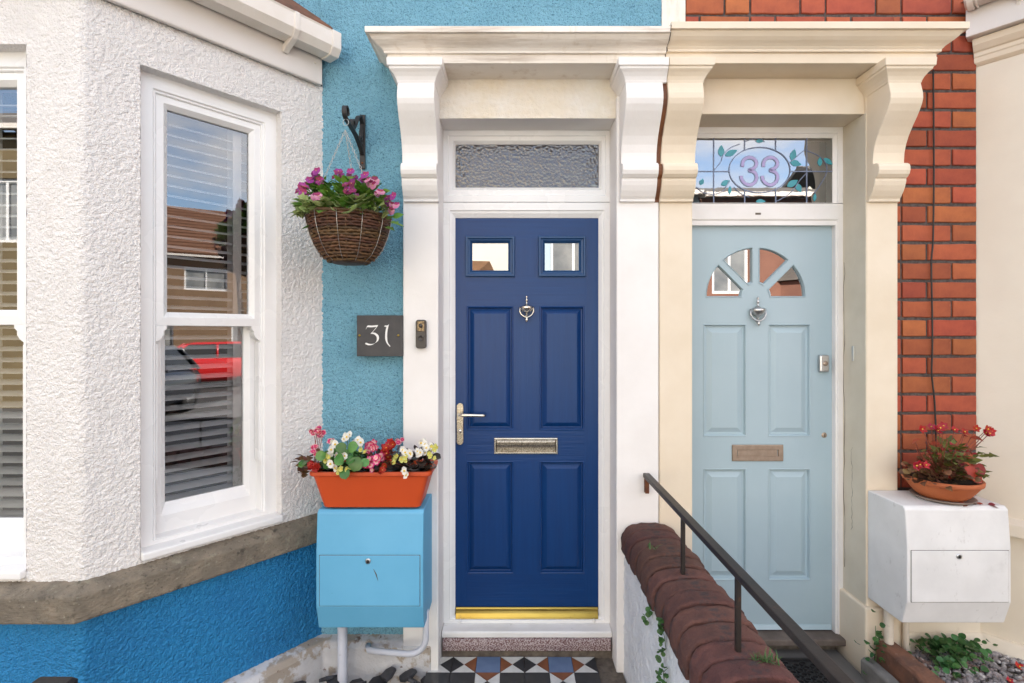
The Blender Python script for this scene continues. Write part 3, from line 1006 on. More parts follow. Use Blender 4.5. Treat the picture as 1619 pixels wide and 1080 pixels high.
# ------------------------------------------------------------------ navy door
FX0, FX1 = -.3405, .4842
lw, rw = -.283 - FX0, FX1 - .4317
df = frame4(MB(), FX0, FX1, E - 1.436, E + .648, lw, rw, .030, .648 - .5756,
            [(0, 2.60), (0, YF), (.52, YF), (.58, YF + .006), (.70, YF + .008), (1, YF + .022), (1, 2.60)]).build('door_frame', 'upvc', h31, bevel=.0012)
fan = frame4(MB(), FX0, FX1, E + .6505, E + 1.0055, .058, .050, .078, .062,
             [(0, 2.60), (0, YF), (.40, YF), (.46, YF + .008), (.78, YF + .008), (1, YF + .024), (1, 2.60)]).build('fanlight', 'upvc', h31, bevel=.0012)
MB().face([(x, 2.562, z) for x, z in ((FX0 + .05, E + .72), (FX1 - .045, E + .72), (FX1 - .045, E + .95), (FX0 + .05, E + .95))]).build('pane', 'obscure_glass', fan, fix=False)
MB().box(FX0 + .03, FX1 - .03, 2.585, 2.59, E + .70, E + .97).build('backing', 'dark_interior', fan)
mb = MB()
mb.prism([(2.470, E - 1.4685), (2.470, E - 1.446), (2.478, E - 1.441), (2.533, E - 1.4368), (2.60, E - 1.4368), (2.60, E - 1.4685)], 'x', FX0 + .002, FX1 - .002)
mb.build('door_sill', 'upvc_dirty', df, bevel=.002)
mb = MB()
for x in (-.255, .405):
    mb.lathe((x, YF, E - 1.423), [(.0, -.005), (.007, -.005), (.009, -.001), (.009, .002)], 12, axis='y')
mb.build('screw_cap', 'upvc_dirty', df)

YD = 2.560
DX = [X(p, YD) for p in (720, 738, 812, 853, 924, 946)]
DZ = [Z(p, YD) for p in (963, 907, 729, 680, 484, 434, 378, 345)]
holes = [(DX[1], DX[2], DZ[1], DZ[2]), (DX[3], DX[4], DZ[1], DZ[2]), (DX[1], DX[2], DZ[3], DZ[4]), (DX[3], DX[4], DZ[3], DZ[4]),
         (DX[1], DX[2], DZ[5], DZ[6]), (DX[3], DX[4], DZ[5], DZ[6])]
mb = MB()


def grain(x, z):
    if x < DX[1] or x > DX[4]:
        return 0
    return 1 if any(a < z < b for a, b in ((DZ[0], DZ[1]), (DZ[2], DZ[3]), (DZ[4], DZ[5]), (DZ[6], DZ[7]))) else 0


panel_with_holes(mb, DX, DZ, holes, YD, YD + .040, pick=grain)
door = mb.build('door', ['blue_door_vertical', 'blue_door_horizontal'], h31, label='navy blue panelled front door')
for a, b, c, d in holes[:4]:
    MB().rings(a - .001, b + .001, c - .001, d + .001, [(0, YD - .0015), (.004, YD - .0035), (.009, YD - .001), (.012, YD + .012), (.017, YD + .013), (.036, YD + .001), (.039, YD - .0005)]).build(
        'panel', 'blue_door_vertical', door, bevel=.0008)
for k, (a, b, c, d) in enumerate(holes[4:]):
    f = MB().rings(a - .006, b + .006, c - .012, d + .014, [(0, YD), (.0, YD - .010), (.004, YD - .014), (.011, YD - .014), (.015, YD - .008), (.022, YD - .006), (.033, YD + .006), (.034, YD + .02)], cap=False).build(
        'glazing_frame', 'blue_door_trim', door, bevel=.0008)
    MB().face([(x, YD + .012, z) for x, z in ((a + .02, c + .015), (b - .02, c + .015), (b - .02, d - .012), (a + .02, d - .012))]).build('pane', 'door_glass', f, fix=False)
MB().box(DX[0] + .01, DX[-1] - .01, YD + .045, YD + .05, DZ[0], DZ[-1]).build('door_back', 'dark_interior', door)
# brass weather bar
mb = MB()
za, zb = Z(977, 2.548), Z(961, 2.548)
mb.prism([(2.565, zb), (2.552, zb), (2.549, zb - .006), (2.552, zb - .020), (2.545, zb - .026), (2.540, za + .008), (2.538, za), (2.565, za)], 'x', DX[0] + .003, DX[-1] - .004)
mb.build('weather_bar', 'brass', door, bevel=.001)


def urn_knocker(cx, cz, y, parent, m, s=1.0):
    k = MB()
    k.lathe((cx, y - .012 * s, cz), [(0, .060), (.003, .060), (.0045, .055), (.003, .050), (.002, .046), (.006, .040), (.006, .036), (.003, .032), (.004, .022), (.008, .018), (.014, .012),
                              (.031, .008), (.033, .002), (.031, -.005), (.025, -.015), (.014, -.022), (.007, -.027), (.004, -.032), (.006, -.040), (.003, -.044), (.0, -.046)], 20)
    if s != 1.0:
        k.v = [(cx + (a - cx) * s, b, cz + (c - cz) * s) for a, b, c in k.v]
    body = k.build('knocker', m, parent)
    r = MB()
    pts = [(cx - .033 * s, y - .014, cz + .004 * s), (cx - .034 * s, y - .016, cz - .018 * s), (cx - .026 * s, y - .018, cz - .034 * s), (cx - .012 * s, y - .02, cz - .044 * s), (cx, y - .022, cz - .048 * s),
           (cx + .012 * s, y - .02, cz - .044 * s), (cx + .026 * s, y - .018, cz - .034 * s), (cx + .034 * s, y - .016, cz - .018 * s), (cx + .033 * s, y - .014, cz + .004 * s)]
    r.tube(pts, .0038 * s, 8)
    r.lathe((cx, y - .02, cz - .057 * s), [(0, .014), (.006, .012), (.005, .004), (.008, -.002), (.005, -.008), (.002, -.014), (0, -.016)], 12)
    r.build('knocker_ring', m, body)
    return body


urn_knocker(X(832.5, YD), Z(487, YD), YD, door, 'chrome', 1.0)
# lever handle on a long plate
hx, h0, h1 = X(727.5, YD), Z(703, YD), Z(637, YD)
ol = []
for j in range(9):
    a = pi * j / 8
    ol.append((hx + .0165 * cos(a), h1 - .0165 + .0165 * sin(a)))
for j in range(9):
    a = pi + pi * j / 8
    ol.append((hx + .0165 * cos(a), h0 + .0165 + .0165 * sin(a)))
pt = MB().prism(ol, 'y', YD - .010, YD + .001).build('handle', 'pitted_chrome', door, bevel=.002)
lz = Z(654, YD)
MB().tube([(hx, YD - .008, lz), (hx, YD - .035, lz), (hx + .006, YD - .046, lz), (hx + .016, YD - .050, lz), (hx + .115, YD - .050, lz - .002), (hx + .128, YD - .044, lz - .002)], [.010, .010, .0095, .009, .0085, .007], 12).build('lever', 'chrome', pt)
MB().lathe((hx, YD - .012, lz - .085), [(0, -.004), (.010, -.004), (.011, .002)], 14, axis='y').build('key_cylinder', 'chrome', pt)
# letter plate
lx0, lx1, l0, l1 = X(781, YD), X(882, YD), Z(718, YD), Z(691.5, YD)
lp = MB().rings(lx0, lx1, l0, l1, [(0, YD), (.001, YD - .006), (.004, YD - .009), (.010, YD - .009), (.012, YD - .004), (.014, YD + .001)], cap=False).build('letterbox', 'chrome', door, bevel=.001)
MB().prism([(YD - .003, l0 + .013), (YD - .008, l0 + .020), (YD - .009, l0 + .035), (YD - .018, l0 + .050), (YD - .020, l1 - .020), (YD - .014, l1 - .012), (YD, l1 - .012), (YD, l0 + .013)], 'x', lx0 + .0135, lx1 - .0135).build('flap', 'pitted_chrome', lp, bevel=.0015)

# step below the navy door
MB().prism([(2.462, E - 1.5286), (2.458, E - 1.50), (2.462, E - 1.474), (2.476, E - 1.4695), (2.62, E - 1.4695), (2.62, E - 1.5286)], 'x', FX0 + .006, FX1 - .008).build('door_step', 'terrazzo', h31, bevel=.003)
o = MB().box(-.338, .482, 2.474, 2.62, 0, E - 1.5290).build('step_base', 'grime', h31)

# ------------------------------------------------------------------ pale blue door
Y3 = 2.570
RX = 1.6395
zl, zt = Z(995, Y3), Z(358, Y3)
DL, DR = .842, 1.605
fr33 = frame4(MB(), .806, RX, zl - .012, Z(322, YF), DL - .806, RX - DR, .004, Z(322, YF) - zt,
              [(0, 2.62), (0, YF), (.72, YF), (.80, YF + .006), (1, YF + .006), (1, 2.62)]).build('door_frame', 'white_gloss_wood', h33, bevel=.0015)
FZ0, FZ1 = Z(321.2, YF), E + 1.0215
fan33 = frame4(MB(), .806, RX, FZ0, FZ1, .04, X(1334, YF) - X(1320, YF), .004, FZ1 - Z(218, 2.545),
               [(0, 2.62), (0, YF), (.55, YF), (.62, YF + .006), (1, YF + .014), (1, 2.62)]).build('fanlight', 'white_gloss_wood', h33, bevel=.0012)
MB().box(1.205, 1.232, YF - .0015, YF, Z(339.5, YF), Z(336.5, YF)).build('screw_slot', 'grime', fr33)
GY = 2.552
gx0, gx1, gz0, gz1 = .84, X(1322, GY), FZ0 - .0, Z(216, GY)
pane33 = MB().face([(gx0, GY, gz0), (gx1, GY, gz0), (gx1, GY, gz1), (gx0, GY, gz1)]).build('pane', 'leaded_glass', fan33, fix=False)
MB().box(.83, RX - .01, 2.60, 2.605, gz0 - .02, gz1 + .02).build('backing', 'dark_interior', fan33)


def ribbon(mb, pts, w, y, th=.002, mi=0):
    """Flat strip in the x-z plane along pts, w wide."""
    n = len(pts)
    L, R = [], []
    for k in range(n):
        a, b = pts[max(k - 1, 0)], pts[min(k + 1, n - 1)]
        dx, dz = b[0] - a[0], b[1] - a[1]
        d = sqrt(dx * dx + dz * dz) or 1
        wk = w[k] if isinstance(w, (list, tuple)) else w
        L.append((pts[k][0] - dz / d * wk / 2, pts[k][1] + dx / d * wk / 2))
        R.append((pts[k][0] + dz / d * wk / 2, pts[k][1] - dx / d * wk / 2))
    loops = [[(L[k][0], y, L[k][1]), (R[k][0], y, R[k][1]), (R[k][0], y + th, R[k][1]), (L[k][0], y + th, L[k][1])] for k in range(n)]
    mb.loft(loops, True, True, True, mi)


def GP33(zx, zy):                # position on the leaded pane measured from an enlargement of the photograph
    px, py = 1080 + zx / 6.227, 190 + zy / 6.227
    return X(px, GY), Z(py, GY)


def spline(pts, n=8):
    out = []
    P = [pts[0]] + list(pts) + [pts[-1]]
    for i in range(1, len(P) - 2):
        p0, p1, p2, p3 = P[i - 1], P[i], P[i + 1], P[i + 2]
        for k in range(n):
            t = k / n
            out.append(tuple(.5 * ((2 * p1[j]) + (-p0[j] + p2[j]) * t + (2 * p0[j] - 5 * p1[j] + 4 * p2[j] - p3[j]) * t * t +
                                   (-p0[j] + 3 * p1[j] - 3 * p2[j] + p3[j]) * t ** 3) for j in range(len(p1))))
    out.append(tuple(pts[-1]))
    return out


ld = MB()
ecx, ecz = GP33(752, 492)
erx, erz = (GP33(1052, 492)[0] - ecx), (GP33(752, 268)[1] - ecz)
for zx in (-10, 300, 605, 910, 1215):
    x = GP33(zx, 0)[0]
    inside = abs(x - ecx) < erx
    dz = erz * sqrt(max(0, 1 - ((x - ecx) / erx) ** 2)) if inside else 0
    if inside:
        ribbon(ld, [(x, gz0), (x, ecz - dz)], .005, GY - .003)
        ribbon(ld, [(x, ecz + dz), (x, gz1)], .005, GY - .003)
    else:
        ribbon(ld, [(x, gz0), (x, gz1)], .005, GY - .003)
zc = GP33(0, 506)[1]
ribbon(ld, [(gx0, zc), (ecx - erx, zc)], .005, GY - .0031)
ribbon(ld, [(ecx + erx, zc), (gx1, zc)], .005, GY - .0031)
ribbon(ld, [(ecx + erx * cos(2 * pi * k / 48), ecz + erz * sin(2 * pi * k / 48)) for k in range(49)], .0048, GY - .0034)
for vine in ([(310, 490), (370, 410), (395, 340), (470, 270), (560, 235)], [(605, 212), (700, 182), (760, 185), (800, 215)],
             [(1040, 420), (1085, 390), (1150, 330), (1215, 280)], [(1215, 300), (1330, 350), (1400, 420), (1410, 520), (1340, 650), (1290, 720)],
             [(905, 805), (1010, 750), (1080, 690), (1150, 590), (1215, 520)], [(130, 660), (190, 710), (290, 730), (390, 700), (450, 600)],
             [(500, 660), (560, 720), (650, 760)]):
    ribbon(ld, spline([GP33(*p) for p in vine]), .0034, GY - .0028)
ld.build('leading', 'lead', fan33, fix=False)
leafm = MB()
for (a, b, w) in (((372, 360), (375, 245), 62), ((412, 350), (535, 295), 60), ((712, 205), (792, 210), 34), ((1068, 400), (1098, 285), 62), ((1052, 412), (1165, 440), 62),
                  ((1345, 455), (1345, 365), 46), ((1385, 375), (1470, 440), 50), ((1022, 655), (1130, 590), 62), ((1115, 625), (1160, 710), 58), ((372, 640), (462, 595), 55),
                  ((462, 650), (455, 735), 34), ((715, 800), (810, 800), 44), ((170, 640), (195, 575), 44), ((1290, 800), (1300, 720), 34)):
    p, q = GP33(*a), GP33(*b)
    w = w / 6.227 / FOC * GY
    pts = [(p[0] + (q[0] - p[0]) * t / 8, p[1] + (q[1] - p[1]) * t / 8) for t in range(9)]
    ribbon(leafm, pts, [max(.0004, w * sin(pi * (t / 8) ** .85)) for t in range(9)], GY - .0022, .0012)
leafm.build('painted_leaves', 'leaf_glass', fan33, fix=False)
for ox in (0, 206):
    path = spline([GP33(ox + a, b) for a, b in ((582, 460), (588, 410), (612, 380), (655, 368), (700, 385), (720, 425), (702, 468), (650, 492))], 5) + \
        spline([GP33(ox + a, b) for a, b in ((650, 496), (705, 518), (722, 566), (702, 615), (655, 640), (605, 622), (576, 585), (570, 550))], 5)
    m = MB()
    ribbon(m, path, .0185, GY - .0022, .001)
    m.build('digit', 'lead', fan33, fix=False, label='lilac figure 3 outlined in lead')
    m = MB()
    ribbon(m, path, .0135, GY - .0036, .0012)
    m.build('digit', 'lilac_glass', fan33, fix=False)

# leaf of the pale door: boards round a fan of four panes
fcx, fcz = X(1195, Y3), Z(470, Y3)
FR, FH = X(1274, Y3) - fcx, X(1217, Y3) - fcx


def seg_outline(a0, a1):
    """One fan pane: between two muntin edges, outside the hub, inside the arch, above the cill line."""
    off = .016
    pts = []
    N = 14
    def edge_point(a, r, side):
        # point at radius r on a line parallel to direction a, shifted by off
        s = sqrt(max(r * r - off * off, 1e-6))
        return (s * cos(a) - side * off * sin(a), s * sin(a) + side * off * cos(a))
    lo = edge_point(a0, FR, 1) if a0 > .01 else (sqrt(FR * FR), .0)
    hi = edge_point(a1, FR, -1) if a1 < pi - .01 else (-FR, .0)
    t0, t1 = atan2(lo[1], lo[0]), atan2(hi[1], hi[0])
    for k in range(N + 1):
        t = t0 + (t1 - t0) * k / N
        pts.append((FR * cos(t), FR * sin(t)))
    hi = edge_point(a1, FH, -1) if a1 < pi - .01 else (-FH, .0)
    lo = edge_point(a0, FH, 1) if a0 > .01 else (FH, .0)
    t0, t1 = atan2(hi[1], hi[0]), atan2(lo[1], lo[0])
    for k in range(7):
        t = t0 + (t1 - t0) * k / 6
        pts.append((FH * cos(t), FH * sin(t)))
    return [(fcx + a, fcz + b) for a, b in pts]


segs = [seg_outline(pi * k / 4, pi * (k + 1) / 4) for k in range(4)]
PX = [DL, X(1112, Y3), X(1180, Y3), X(1214.5, Y3), X(1281.5, Y3), DR]
PZ = [zl, Z(917, Y3), Z(741, Y3), Z(690, Y3), Z(512.5, Y3), Z(482, Y3), zt]
ph = [(PX[1], PX[2], PZ[1], PZ[2]), (PX[3], PX[4], PZ[1], PZ[2]), (PX[1], PX[2], PZ[3], PZ[4]), (PX[3], PX[4], PZ[3], PZ[4])]
mb = MB()
panel_with_holes(mb, PX, PZ[:6], ph, Y3, Y3 + .04)
door33 = mb.build('door', 'pale_door', h33, label='pale grey blue panelled front door')
# the glazed head of the door: a plate with four openings
import bmesh
bm = bmesh.new()
outer = [(DL, PZ[5]), (DR, PZ[5]), (DR, zt), (DL, zt)]
for loop in [outer] + segs:
    vs = [bm.verts.new((x, Y3, z)) for x, z in loop]
    for k in range(len(vs)):
        bm.edges.new((vs[k], vs[(k + 1) % len(vs)]))
bmesh.ops.triangle_fill(bm, edges=bm.edges[:], use_beauty=True, normal=(0, -1, 0))
for f in bm.faces[:]:                    # drop what was filled inside the panes
    c = f.calc_center_median()
    r = sqrt((c.x - fcx) ** 2 + (c.z - fcz) ** 2)
    inside = False
    for s in segs:
        n = len(s)
        cr = False
        for k in range(n):
            (x1, z1), (x2, z2) = s[k], s[(k + 1) % n]
            if (z1 > c.z) != (z2 > c.z) and c.x < (x2 - x1) * (c.z - z1) / (z2 - z1) + x1:
                cr = not cr
        inside = inside or cr
    if inside:
        bm.faces.remove(f)
ret = bmesh.ops.extrude_face_region(bm, geom=bm.faces[:])
for g in ret['geom']:
    if isinstance(g, bmesh.types.BMVert):
        g.co.y += .035
bmesh.ops.recalc_face_normals(bm, faces=bm.faces)
me = bpy.data.meshes.new('door_head')
bm.to_mesh(me)
bm.free()
me.materials.append(MATS['pale_door'])
link(bpy.data.objects.new('door_head', me), door33)
for s in segs:
    bead = MB()
    c = (sum(p[0] for p in s) / len(s), sum(p[1] for p in s) / len(s))
    l = []
    for f, y in ((1.012, Y3 - .0005), (1.0, Y3 - .004), (.96, Y3 - .003), (.90, Y3 + .010), (.89, Y3 + .02)):
        l.append([(c[0] + (p[0] - c[0]) * f, y, c[1] + (p[1] - c[1]) * f) for p in s])
    bead.loft(l, True)
    bead.build('glazing_bead', 'pale_door', door33)
    MB().face([(x, Y3 + .013, z) for x, z in s]).build('pane', 'door_glass', door33, fix=False)
for a, b, c, d in ph:
    MB().rings(a - .001, b + .001, c - .001, d + .001, [(0, Y3 - .001), (.003, Y3 - .003), (.007, Y3), (.010, Y3 + .013), (.020, Y3 + .0135), (.042, Y3 + .005), (.044, Y3 + .004)]).build('panel', 'pale_door', door33, bevel=.0008)
MB().prism([(Y3 + .01, zl + .03), (Y3 - .004, zl + .022), (Y3 - .012, zl + .004), (Y3 + .01, zl + .002)], 'x', DL + .01, DR - .006).build('weather_board', 'pale_door', door33, bevel=.001)
MB().box(DL + .01, DR - .01, Y3 + .043, Y3 + .05, zl, zt).build('door_back', 'dark_interior', door33)
urn_knocker(X(1196.5, Y3), Z(491, Y3), Y3, door33, 'satin_chrome', 1.12)
lx0, lx1, l0, l1 = X(1157, Y3), X(1238, Y3), Z(729, Y3), Z(703, Y3)
lp = MB().rings(lx0, lx1, l0, l1, [(0, Y3), (.001, Y3 - .005), (.003, Y3 - .007), (.024, Y3 - .007), (.026, Y3 - .002), (.028, Y3 + .001)], cap=False).build('letterbox', 'bronze', door33, bevel=.0008)
MB().box(lx0 + .028, lx1 - .030, Y3 - .004, Y3 + .004, l0 + .025, l1 - .022).build('flap', 'bronze', lp, bevel=.002)
kx0, kx1, k0, k1 = X(1292.5, Y3), X(1307.5, Y3), Z(588, Y3), Z(561, Y3)
lk = MB().box(kx0, kx1, Y3 - .022, Y3, k0, k1).build('lock', 'satin_chrome', door33, bevel=.008, seg=4)
MB().lathe(((kx0 + kx1) / 2 + .003, Y3 - .022, (k0 + k1) / 2), [(0, -.003), (.010, -.003), (.013, 0), (.013, .004)], 16, axis='y').build('key_cylinder', 'bronze', lk)
kh = (X(1303, Y3), Y3, Z(688, Y3))
q = MB().lathe(kh, [(0, -.003), (.011, -.003), (.014, 0)], 18, axis='y').build('keyhole', 'bronze', door33)
MB().box(kh[0] - .003, kh[0] + .003, Y3 - .0045, Y3 - .002, kh[2] - .008, kh[2] + .005).build('slot', 'grime', q)
# stone step at the pale door and the small metal plate left on its reveal
MB().box(.838, 1.632, 2.487, 2.62, E - 1.522, E - 1.490).build('door_step', 'step_stone', h33, bevel=.006)
MB().box(.84, 1.60, 2.53, 2.62, 0, E - 1.523).build('step_base', 'grime', h33)
q = MB().box(1.636, 1.6395, 2.452, 2.468, Z(571, 2.46), Z(547, 2.46)).build('fixing_plate', 'satin_chrome', h33, bevel=.002)

cr = random.Random(4)
for (yy, z0, z1, rad) in ((2.526, E - 1.15, E + .35, .0016), (2.47, E - .95, E - .55, .0009)):
    n = 26
    MB().tube([(1.6392, yy + cr.uniform(-.006, .006), z0 + (z1 - z0) * k / n) for k in range(n + 1)], [rad * cr.uniform(.3, 1.2) for k in range(n + 1)], 5).build('crack', 'grime', h33)
# ------------------------------------------------------------------ brickwork of number 33
MB().box(1.785, 2.25, YW + .008, YW + .25, 0, E + 1.76).build('brick_bed', 'dark_mortar', h33)
MB().box(.822, 1.785, YW + .008, YW + .25, E + 1.2, E + 1.76).build('brick_bed', 'dark_mortar', h33)


def brick_mesh(w, h, d, m, k, name='brick', jit=.0016):
    rnd = random.Random(k)
    mb = MB()
    nx = max(2, int(w / .05))
    front = []
    for i in range(nx + 1):
        x = -w / 2 + w * i / nx
        front.append((x, rnd.uniform(-jit, jit), rnd.uniform(-jit, jit)))
    l0 = [(x, .012, -h / 2 + a) for x, a, b in front]
    l1 = [(x, .001, -h / 2 + .0022 + a) for x, a, b in front]
    l2 = [(x, -.001, -h / 2 + .006 + a) for x, a, b in front]
    l3 = [(x, -.001, h / 2 - .006 + b) for x, a, b in front]
    l4 = [(x, .001, h / 2 - .0022 + b) for x, a, b in front]
    l5 = [(x, .012, h / 2 + b) for x, a, b in front]
    mb.loft([l0, l1, l2, l3, l4, l5], False)
    for e in (0, -1):
        mb.face([l[e] for l in (l0, l1, l2, l3, l4, l5)])
    return mb.mesh(name, m)


PITCH = 30 / FOC * YW
HW, SW, GAP, BH = .108, .225, .0125, .0775
HM = [brick_mesh(HW, BH, .02, 'red_brick', k) for k in range(4)]
SM = [brick_mesh(SW, BH, .02, 'red_brick', 10 + k) for k in range(5)]


def flemish(x_left, x_right, rows, first_edge=2.193):
    for k in rows:
        zc = Z(325.6 + 30 * k + 13, YW)
        even = k % 2 == 0
        edge = first_edge
        kind = 's' if even else 'h'
        while edge > x_left + .02:
            w = SW if kind == 's' else HW
            a, b = edge - w, edge
            edge -= w + GAP
            if a < x_right and b > x_left:
                a2, b2 = max(a, x_left), min(b, x_right)
                me = random.choice(SM if kind == 's' else HM)
                sx = (b2 - a2) / w
                if b2 - a2 > .02:
                    inst(me, 'brick', h33, Matrix.Translation(((a2 + b2) / 2 + random.uniform(-.001, .001), YW + random.uniform(-.0015, .0015), zc + random.uniform(-.0012, .0012))) @
                         Matrix.Rotation(radians(random.uniform(-.35, .35)), 4, 'Y') @ Matrix.Diagonal((sx, 1, 1, 1)))
            kind = 'h' if kind == 's' else 's'


flemish(1.803, 2.2, range(-10, 16))
flemish(.824, 2.2, (-11, -12, -13, -14))
flemish(.824, 1.80, (-10,))
MB().box(.7065, .8185, YW - .008, YW + .2, E + 1.26, E + 1.9).build('quoin_strip', 'cornice_white', h33, bevel=.004)
mb = MB()
panel_with_holes(mb, [.7065, .79, 1.69, 2.30, 3.6, 5.2], [0, E + .98, E + 1.10, E + 1.75, 5.7], [(.79, 1.69, 0, E + 1.10), (2.30, 5.0, 0, E + .98)], YW + .03, YW + .26)
mb.build('wall_core', 'red_brick', h33)
mb = MB()
mb.box(5.0, 5.2, YW + .27, 8.6, 0, 5.7)
mb.box(.71, .81, YW + .27, 8.6, 0, 5.7)
mb.box(.81, 5.0, 8.4, 8.6, 0, 5.7)
mb.box(.81, 5.0, YW + .27, 8.4, .001, .02)
mb.box(.81, 5.0, YW + .27, 8.4, 2.95, 3.1)
mb.build('inner_wall', 'dark_interior', h33)
main_roof(.701, 5.25, h33)

# bay of number 33 (its near edge shows on the right)
E3 = Vector((2.2075, YW))
F3 = Vector((E3.x + L_ANG * CT, E3.y - L_ANG * ST))
G3 = Vector((F3.x + 1.7, F3.y))
H3 = Vector((G3.x + L_ANG * CT, YW))
M3 = Matrix.Translation((E3.x, E3.y, 0)) @ Matrix.Rotation(-TH, 4, 'Z')
M3F = Matrix.Translation((F3.x, F3.y, 0))
for M, a, b, ln in ((M3, .1966, .7185, L_ANG), (M3F, .18, 1.52, 1.7)):
    mb = MB()
    panel_with_holes(mb, [-.02 if M is M3 else 0, a, b, ln], [.0, WZ0, WZ1, E + 1.30], [(a, b, WZ0, WZ1)], 0, .12)
    mb.build('bay_wall', 'pale_cream_masonry', h33, M, bevel=.003)
    sash_window(M, a, b, h33)
MB().loft([[(G3.x, G3.y, z), (H3.x, H3.y, z)] for z in (0, E + 1.3)], False).build('bay_wall', 'pale_cream_masonry', h33)
path3 = [E3 + Vector((-.005, .006)), F3, G3, H3]
mb = MB()
plan_sweep(mb, path3, [(-.03, E - .838), (0, E - .842), (.040, E - .862), (.044, E - .915), (-.03, E - .925)])
mb.build('bay_sill', 'pale_cream_masonry', h33, bevel=.004)
mb = MB()
plan_sweep(mb, [E3 + Vector((-.01, .012)), F3, G3, H3], [(-.03, E + 1.262), (.004, E + 1.262), (.018, E + 1.275), (.022, E + 1.297), (.026, E + 1.300), (.028, E + 1.318), (.036, E + 1.322), (.055, E + 1.345), (.062, E + 1.372), (-.03, E + 1.372)])
mb.build('bay_moulding', 'cream_masonry', h33, bevel=.002)
mb = MB()
plan_sweep(mb, [E3 + Vector((-.04, .012)), F3, G3, H3], [(-.03, E + 1.376), (.075, E + 1.376), (.078, E + 1.53), (-.03, E + 1.53)])
mb.build('fascia_board', 'fascia_plastic', h33, bevel=.003)
g3 = MB()
gp = []
for k in range(13):
    a = pi + pi * k / 12
    gp.append((.135 + .056 * cos(a), E + 1.545 + .058 * sin(a)))
for k in range(13):
    a = 2 * pi - pi * k / 12
    gp.append((.135 + .052 * cos(a), E + 1.545 + .054 * sin(a)))
plan_sweep(g3, [E3 + Vector((-.02, .02)), F3, G3, H3], gp, smooth=True)
gut3 = g3.build('gutter', 'gutter_plastic', h33)
for t0, t1 in ((.0, .022), (.03, .036)):
    m = MB()
    gq = [(.135 + .062 * cos(pi + pi * k / 14), E + 1.545 + .064 * sin(pi + pi * k / 14)) for k in range(15)]
    plan_sweep(m, [E3 + Vector((CT, -ST)) * (t0 - .02), E3 + Vector((CT, -ST)) * (t1 - .02)], gq)
    m.build('stop_end', 'gutter_plastic', gut3)
m = MB()
plan_sweep(m, [E3 + Vector((CT, -ST)) * .135, E3 + Vector((CT, -ST)) * .150], [(.079, E + 1.54), (.079, E + 1.43), (.088, E + 1.425), (.10, E + 1.455), (.135, E + 1.475), (.200, E + 1.52), (.200, E + 1.55), (.194, E + 1.55), (.18, E + 1.515), (.135, E + 1.486)])
m.build('gutter_bracket', 'gutter_plastic', gut3, bevel=.002)
mb = MB()
mb.face([(E3.x - .1, 2.43, E + 1.56), (F3.x - .05, F3.y - .1, E + 1.56), (F3.x, 2.43, E + 1.95)])
mb.face([(F3.x - .05, F3.y - .1, E + 1.56), (G3.x, F3.y - .1, E + 1.56), (G3.x, 2.43, E + 1.95), (F3.x, 2.43, E + 1.95)])
mb.build('bay_roof', 'roof_brown', h33, fix=False)
MB().box(1.79, 2.205, YW - .012, YW + .05, .205, E - 1.10).build('plinth_band', 'pale_cream_masonry', h33, bevel=.005)
# plinth under the meter box of number 33
mb = MB()
plan_sweep(mb, [(1.80, YW), E3, F3, G3], [(-.05, .0), (.062, .0), (.060, .13), (.020, .215), (-.05, .22)])
mb.build('plinth', 'pale_cream_masonry', h33, bevel=.006)


# ------------------------------------------------------------------ tiled path to the navy door
path = tag(MB().box(-.338, .512, .55, 2.473, .002, .050).build('path', 'grime'), kind='structure')
TS, TG = .1135, .0022
TILE = {}


def tile_mesh(kind):
    if kind not in TILE:
        h = TS / 2 - TG / 2
        if kind == 'square':
            o = [(-h, -h), (h, -h), (h, h), (-h, h)]
        else:                             # quarter triangle pointing to the centre, base on the -y side
            g = TG * .8
            o = [(-h + g, -h), (h - g, -h), (0, -g)]
        TILE[kind] = o
    return TILE[kind]


TM = {}


def put_tile(kind, colour, x, y, rot=0):
    key = (kind, colour)
    if key not in TM:
        TM[key] = MB().prism(tile_mesh(kind), 'z', -.008, 0).mesh('tile', 'tile_' + colour)
    inst(TM[key], 'tile', path, Matrix.Translation((x, y, .0595 + random.uniform(-.0006, .0006))) @ Matrix.Rotation(rot, 4, 'Z') @
         Matrix.Rotation(radians(random.uniform(-.3, .3)), 4, 'X'))


def quarters(x, y, front, right, back, left):
    for k, c in enumerate((front, right, back, left)):
        put_tile('triangle', c, x, y, k * pi / 2)


tx0 = X(772, 2.41)                        # centre of a blue square in the back row
ty0 = 2.413
for r in range(9):
    y = ty0 - TS * r
    for c in range(-4, 5):
        x = tx0 + TS * c
        if x < -.338 - TS * .1 or x > .512 - TS * .2:
            continue
        k = c % 3
        if r % 3 == 0:
            if k == 0:
                put_tile('square', 'blue', x, y)
            elif k == 1:
                quarters(x, y, 'white', 'black', 'white', 'brown')
            else:
                quarters(x, y, 'white', 'brown', 'white', 'black')
        elif r % 3 == 1:
            if k == 0:
                quarters(x, y, 'black', 'white', 'brown', 'white')
            else:
                put_tile('square', 'black', x, y)
        else:
            if k == 0:
                quarters(x, y, 'brown', 'white', 'black', 'white')
            else:
                put_tile('square', 'black', x, y)

